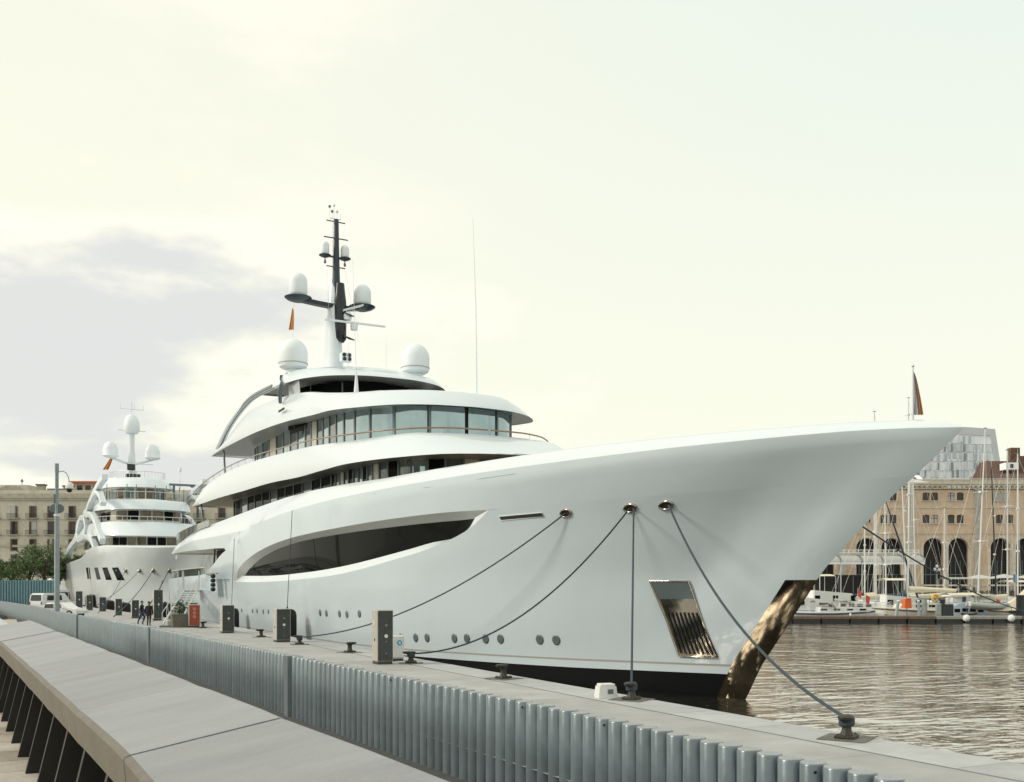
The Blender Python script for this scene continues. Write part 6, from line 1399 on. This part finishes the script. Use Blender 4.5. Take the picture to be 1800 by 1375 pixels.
# smiling stern, seen square on
t = thing('smiling_boat', 'blue-white rounded boat stern with four dark windows and a smile-shaped step, at the pontoon', 'boat', gp(1703, 115, 0), -YAW)
LB = mat('pale_blue_gelcoat', (.52, .62, .70), .3, coat=.4); sc_ = 115 / 1800
rows = []
for y, k in ((0, .96), (.1, 1.0), (3, 1.02), (7, .6), (8.5, .05)):
    rows.append([(k * 2.15 * math.cos(a) , y, max(-.2, 1.15 + (1.05 if math.sin(a) > 0 else 1.15) * math.sin(a) * (1.0 if math.sin(a) < 0 else .95))) for a in np.linspace(0, 2 * math.pi, 29)[:-1]])
m = MB(); m.grid(rows, close=True); m.add(rows[0], [tuple(range(28))]); m.build('hull', LB, t, sharp=40)
for k in range(4): MB().bev((-1.3 + k * .88, -.02, 1.32 - .06 * abs(k - 1.5)), (.62, .06, .38), r=.04).build('stern_window', GLASSD, t)
MB().tube([(x, -.06, .92 - .12 * (1 - (x / .9) ** 2)) for x in np.linspace(-.9, .9, 9)], .10, n=6).build('swim_step', SHUT, t)
MB().tube([(x, -.06, .52 - .25 * (1 - (x / .8) ** 2)) for x in np.linspace(-.8, .8, 9)], .07, n=6).build('smile_step', BLACK, t)
MB().bev((0, 3.5, 2.35), (2.6, 4, .7), r=.2).build('cabin', OFFW, t); MB().cyl((0, .3, 2.1), (0, .2, 3.1), .05).build('outboard_bracket', ALU, t); MB().bev((-.5, .1, 2.5), (.35, .4, .6), r=.1).build('outboard', NAVY, t)
# tender hung on davits
t = thing('rubber_tender', 'grey inflatable tender slung tilted over the stern, right of the smiling boat', 'dinghy', gp(1736, 113.5, 1.75), -YAW)
pts = [(-2.1, -.6, .25), (-.5, -.75, .1), (1.1, -.62, .0), (2.0, -.2, .12), (2.15, 0, .15), (2.0, .2, .12), (1.1, .62, .0), (-.5, .75, .1), (-2.1, .6, .25)]
MB().tube([tuple(p) for p in cat_rom(pts, 30)], .27, n=10).build('tube_collar', mat('grey_hypalon', (.36, .40, .38), .6), t); MB().grid([[(-2, -.5, 0), (-2, 0, -.3), (-2, .5, 0)], [(0, -.6, -.1), (0, 0, -.5), (0, .6, -.1)], [(1.8, -.2, 0), (1.8, 0, -.2), (1.8, .2, 0)]]).build('floor', CANVASG, t); MB().bev((-1.9, 0, .25), (.08, 1.0, .5)).build('transom', OFFW, t)
# cream tarpaulin heap at right
t = thing('tarpaulin_cover', 'big cream tarpaulin stretched tent-like over a foredeck at the right edge', 'tarpaulin', gp(1806, 114, 1.3), -YAW)
MB().grid([[(-3.4, -1.2, 0), (-3.2, 0, .3), (-3.4, 1.2, 0)], [(-1.2, -1.5, .0), (-1.2, 0, 1.5), (-1.2, 1.5, 0)], [(.6, -1.5, .1), (.5, 0, 3.2), (.6, 1.5, .1)], [(3, -1.5, .1), (3, 0, 3.2), (3, 1.5, .1)]], False).build('sheet', CANVAS, t)
# line from the hidden port bow to a pile at the far right
e1 = atD(1505, 918, 62); e2 = gp(1812, 108, 1.2); rope('dark line running from behind the bow down to the pontoon at the right edge', tuple(e1), e2, .8, .055)

# the city front on our own side of the harbour, out of view, added to darken the hull and its reflections
cf = thing('unseen_city_front', 'unseen row of dark old town blocks on the near side of the harbour, added to darken reflections', 'building', (-75, -30, 1))
rn = random.Random(11); yy = -110
while yy < 75:
    w_ = rn.uniform(16, 26); h_ = rn.uniform(17, 24); MB().box((0, yy + w_ / 2, h_ / 2), (16, w_ - .4, h_)).build('block_wall', mat('dark_stone', (.13, .11, .085), .85, var=.2), cf); yy += w_

# small coloured things on and beside the boats
rg = [('red flag on the stern of the motor-sailer at the left of the pontoon', 1522, 115.2, 3.0, FRED, .9), ('small red ensign just left of the orange bag', 1508, 117, 3.6, FRED, .8), ('red pennant on a stay at the right, above the tender', 1751, 114, 2.6, FRED, .7), ('little blue flag near the right mast foot', 1781, 118, 5.4, mat('blue_cloth', (.06, .16, .35), .8), .9)]
for lb_, px, D, z_, m_, h_ in rg:
    t = thing('boat_flag', lb_, 'flag', gp(px, D, z_), -YAW, 'flags on the small boats')
    MB().cyl((0, 0, -1.4), (0, 0, h_ * .2), .02, n=5).build('staff', ALU, t)
    MB().grid([[(u * .45 * (1 - .2 * v), .08 * math.sin(u * 5 + v), -v * h_ - u * .25) for u in np.linspace(0, 1, 6)] for v in np.linspace(0, 1, 6)]).build('cloth', m_, t)
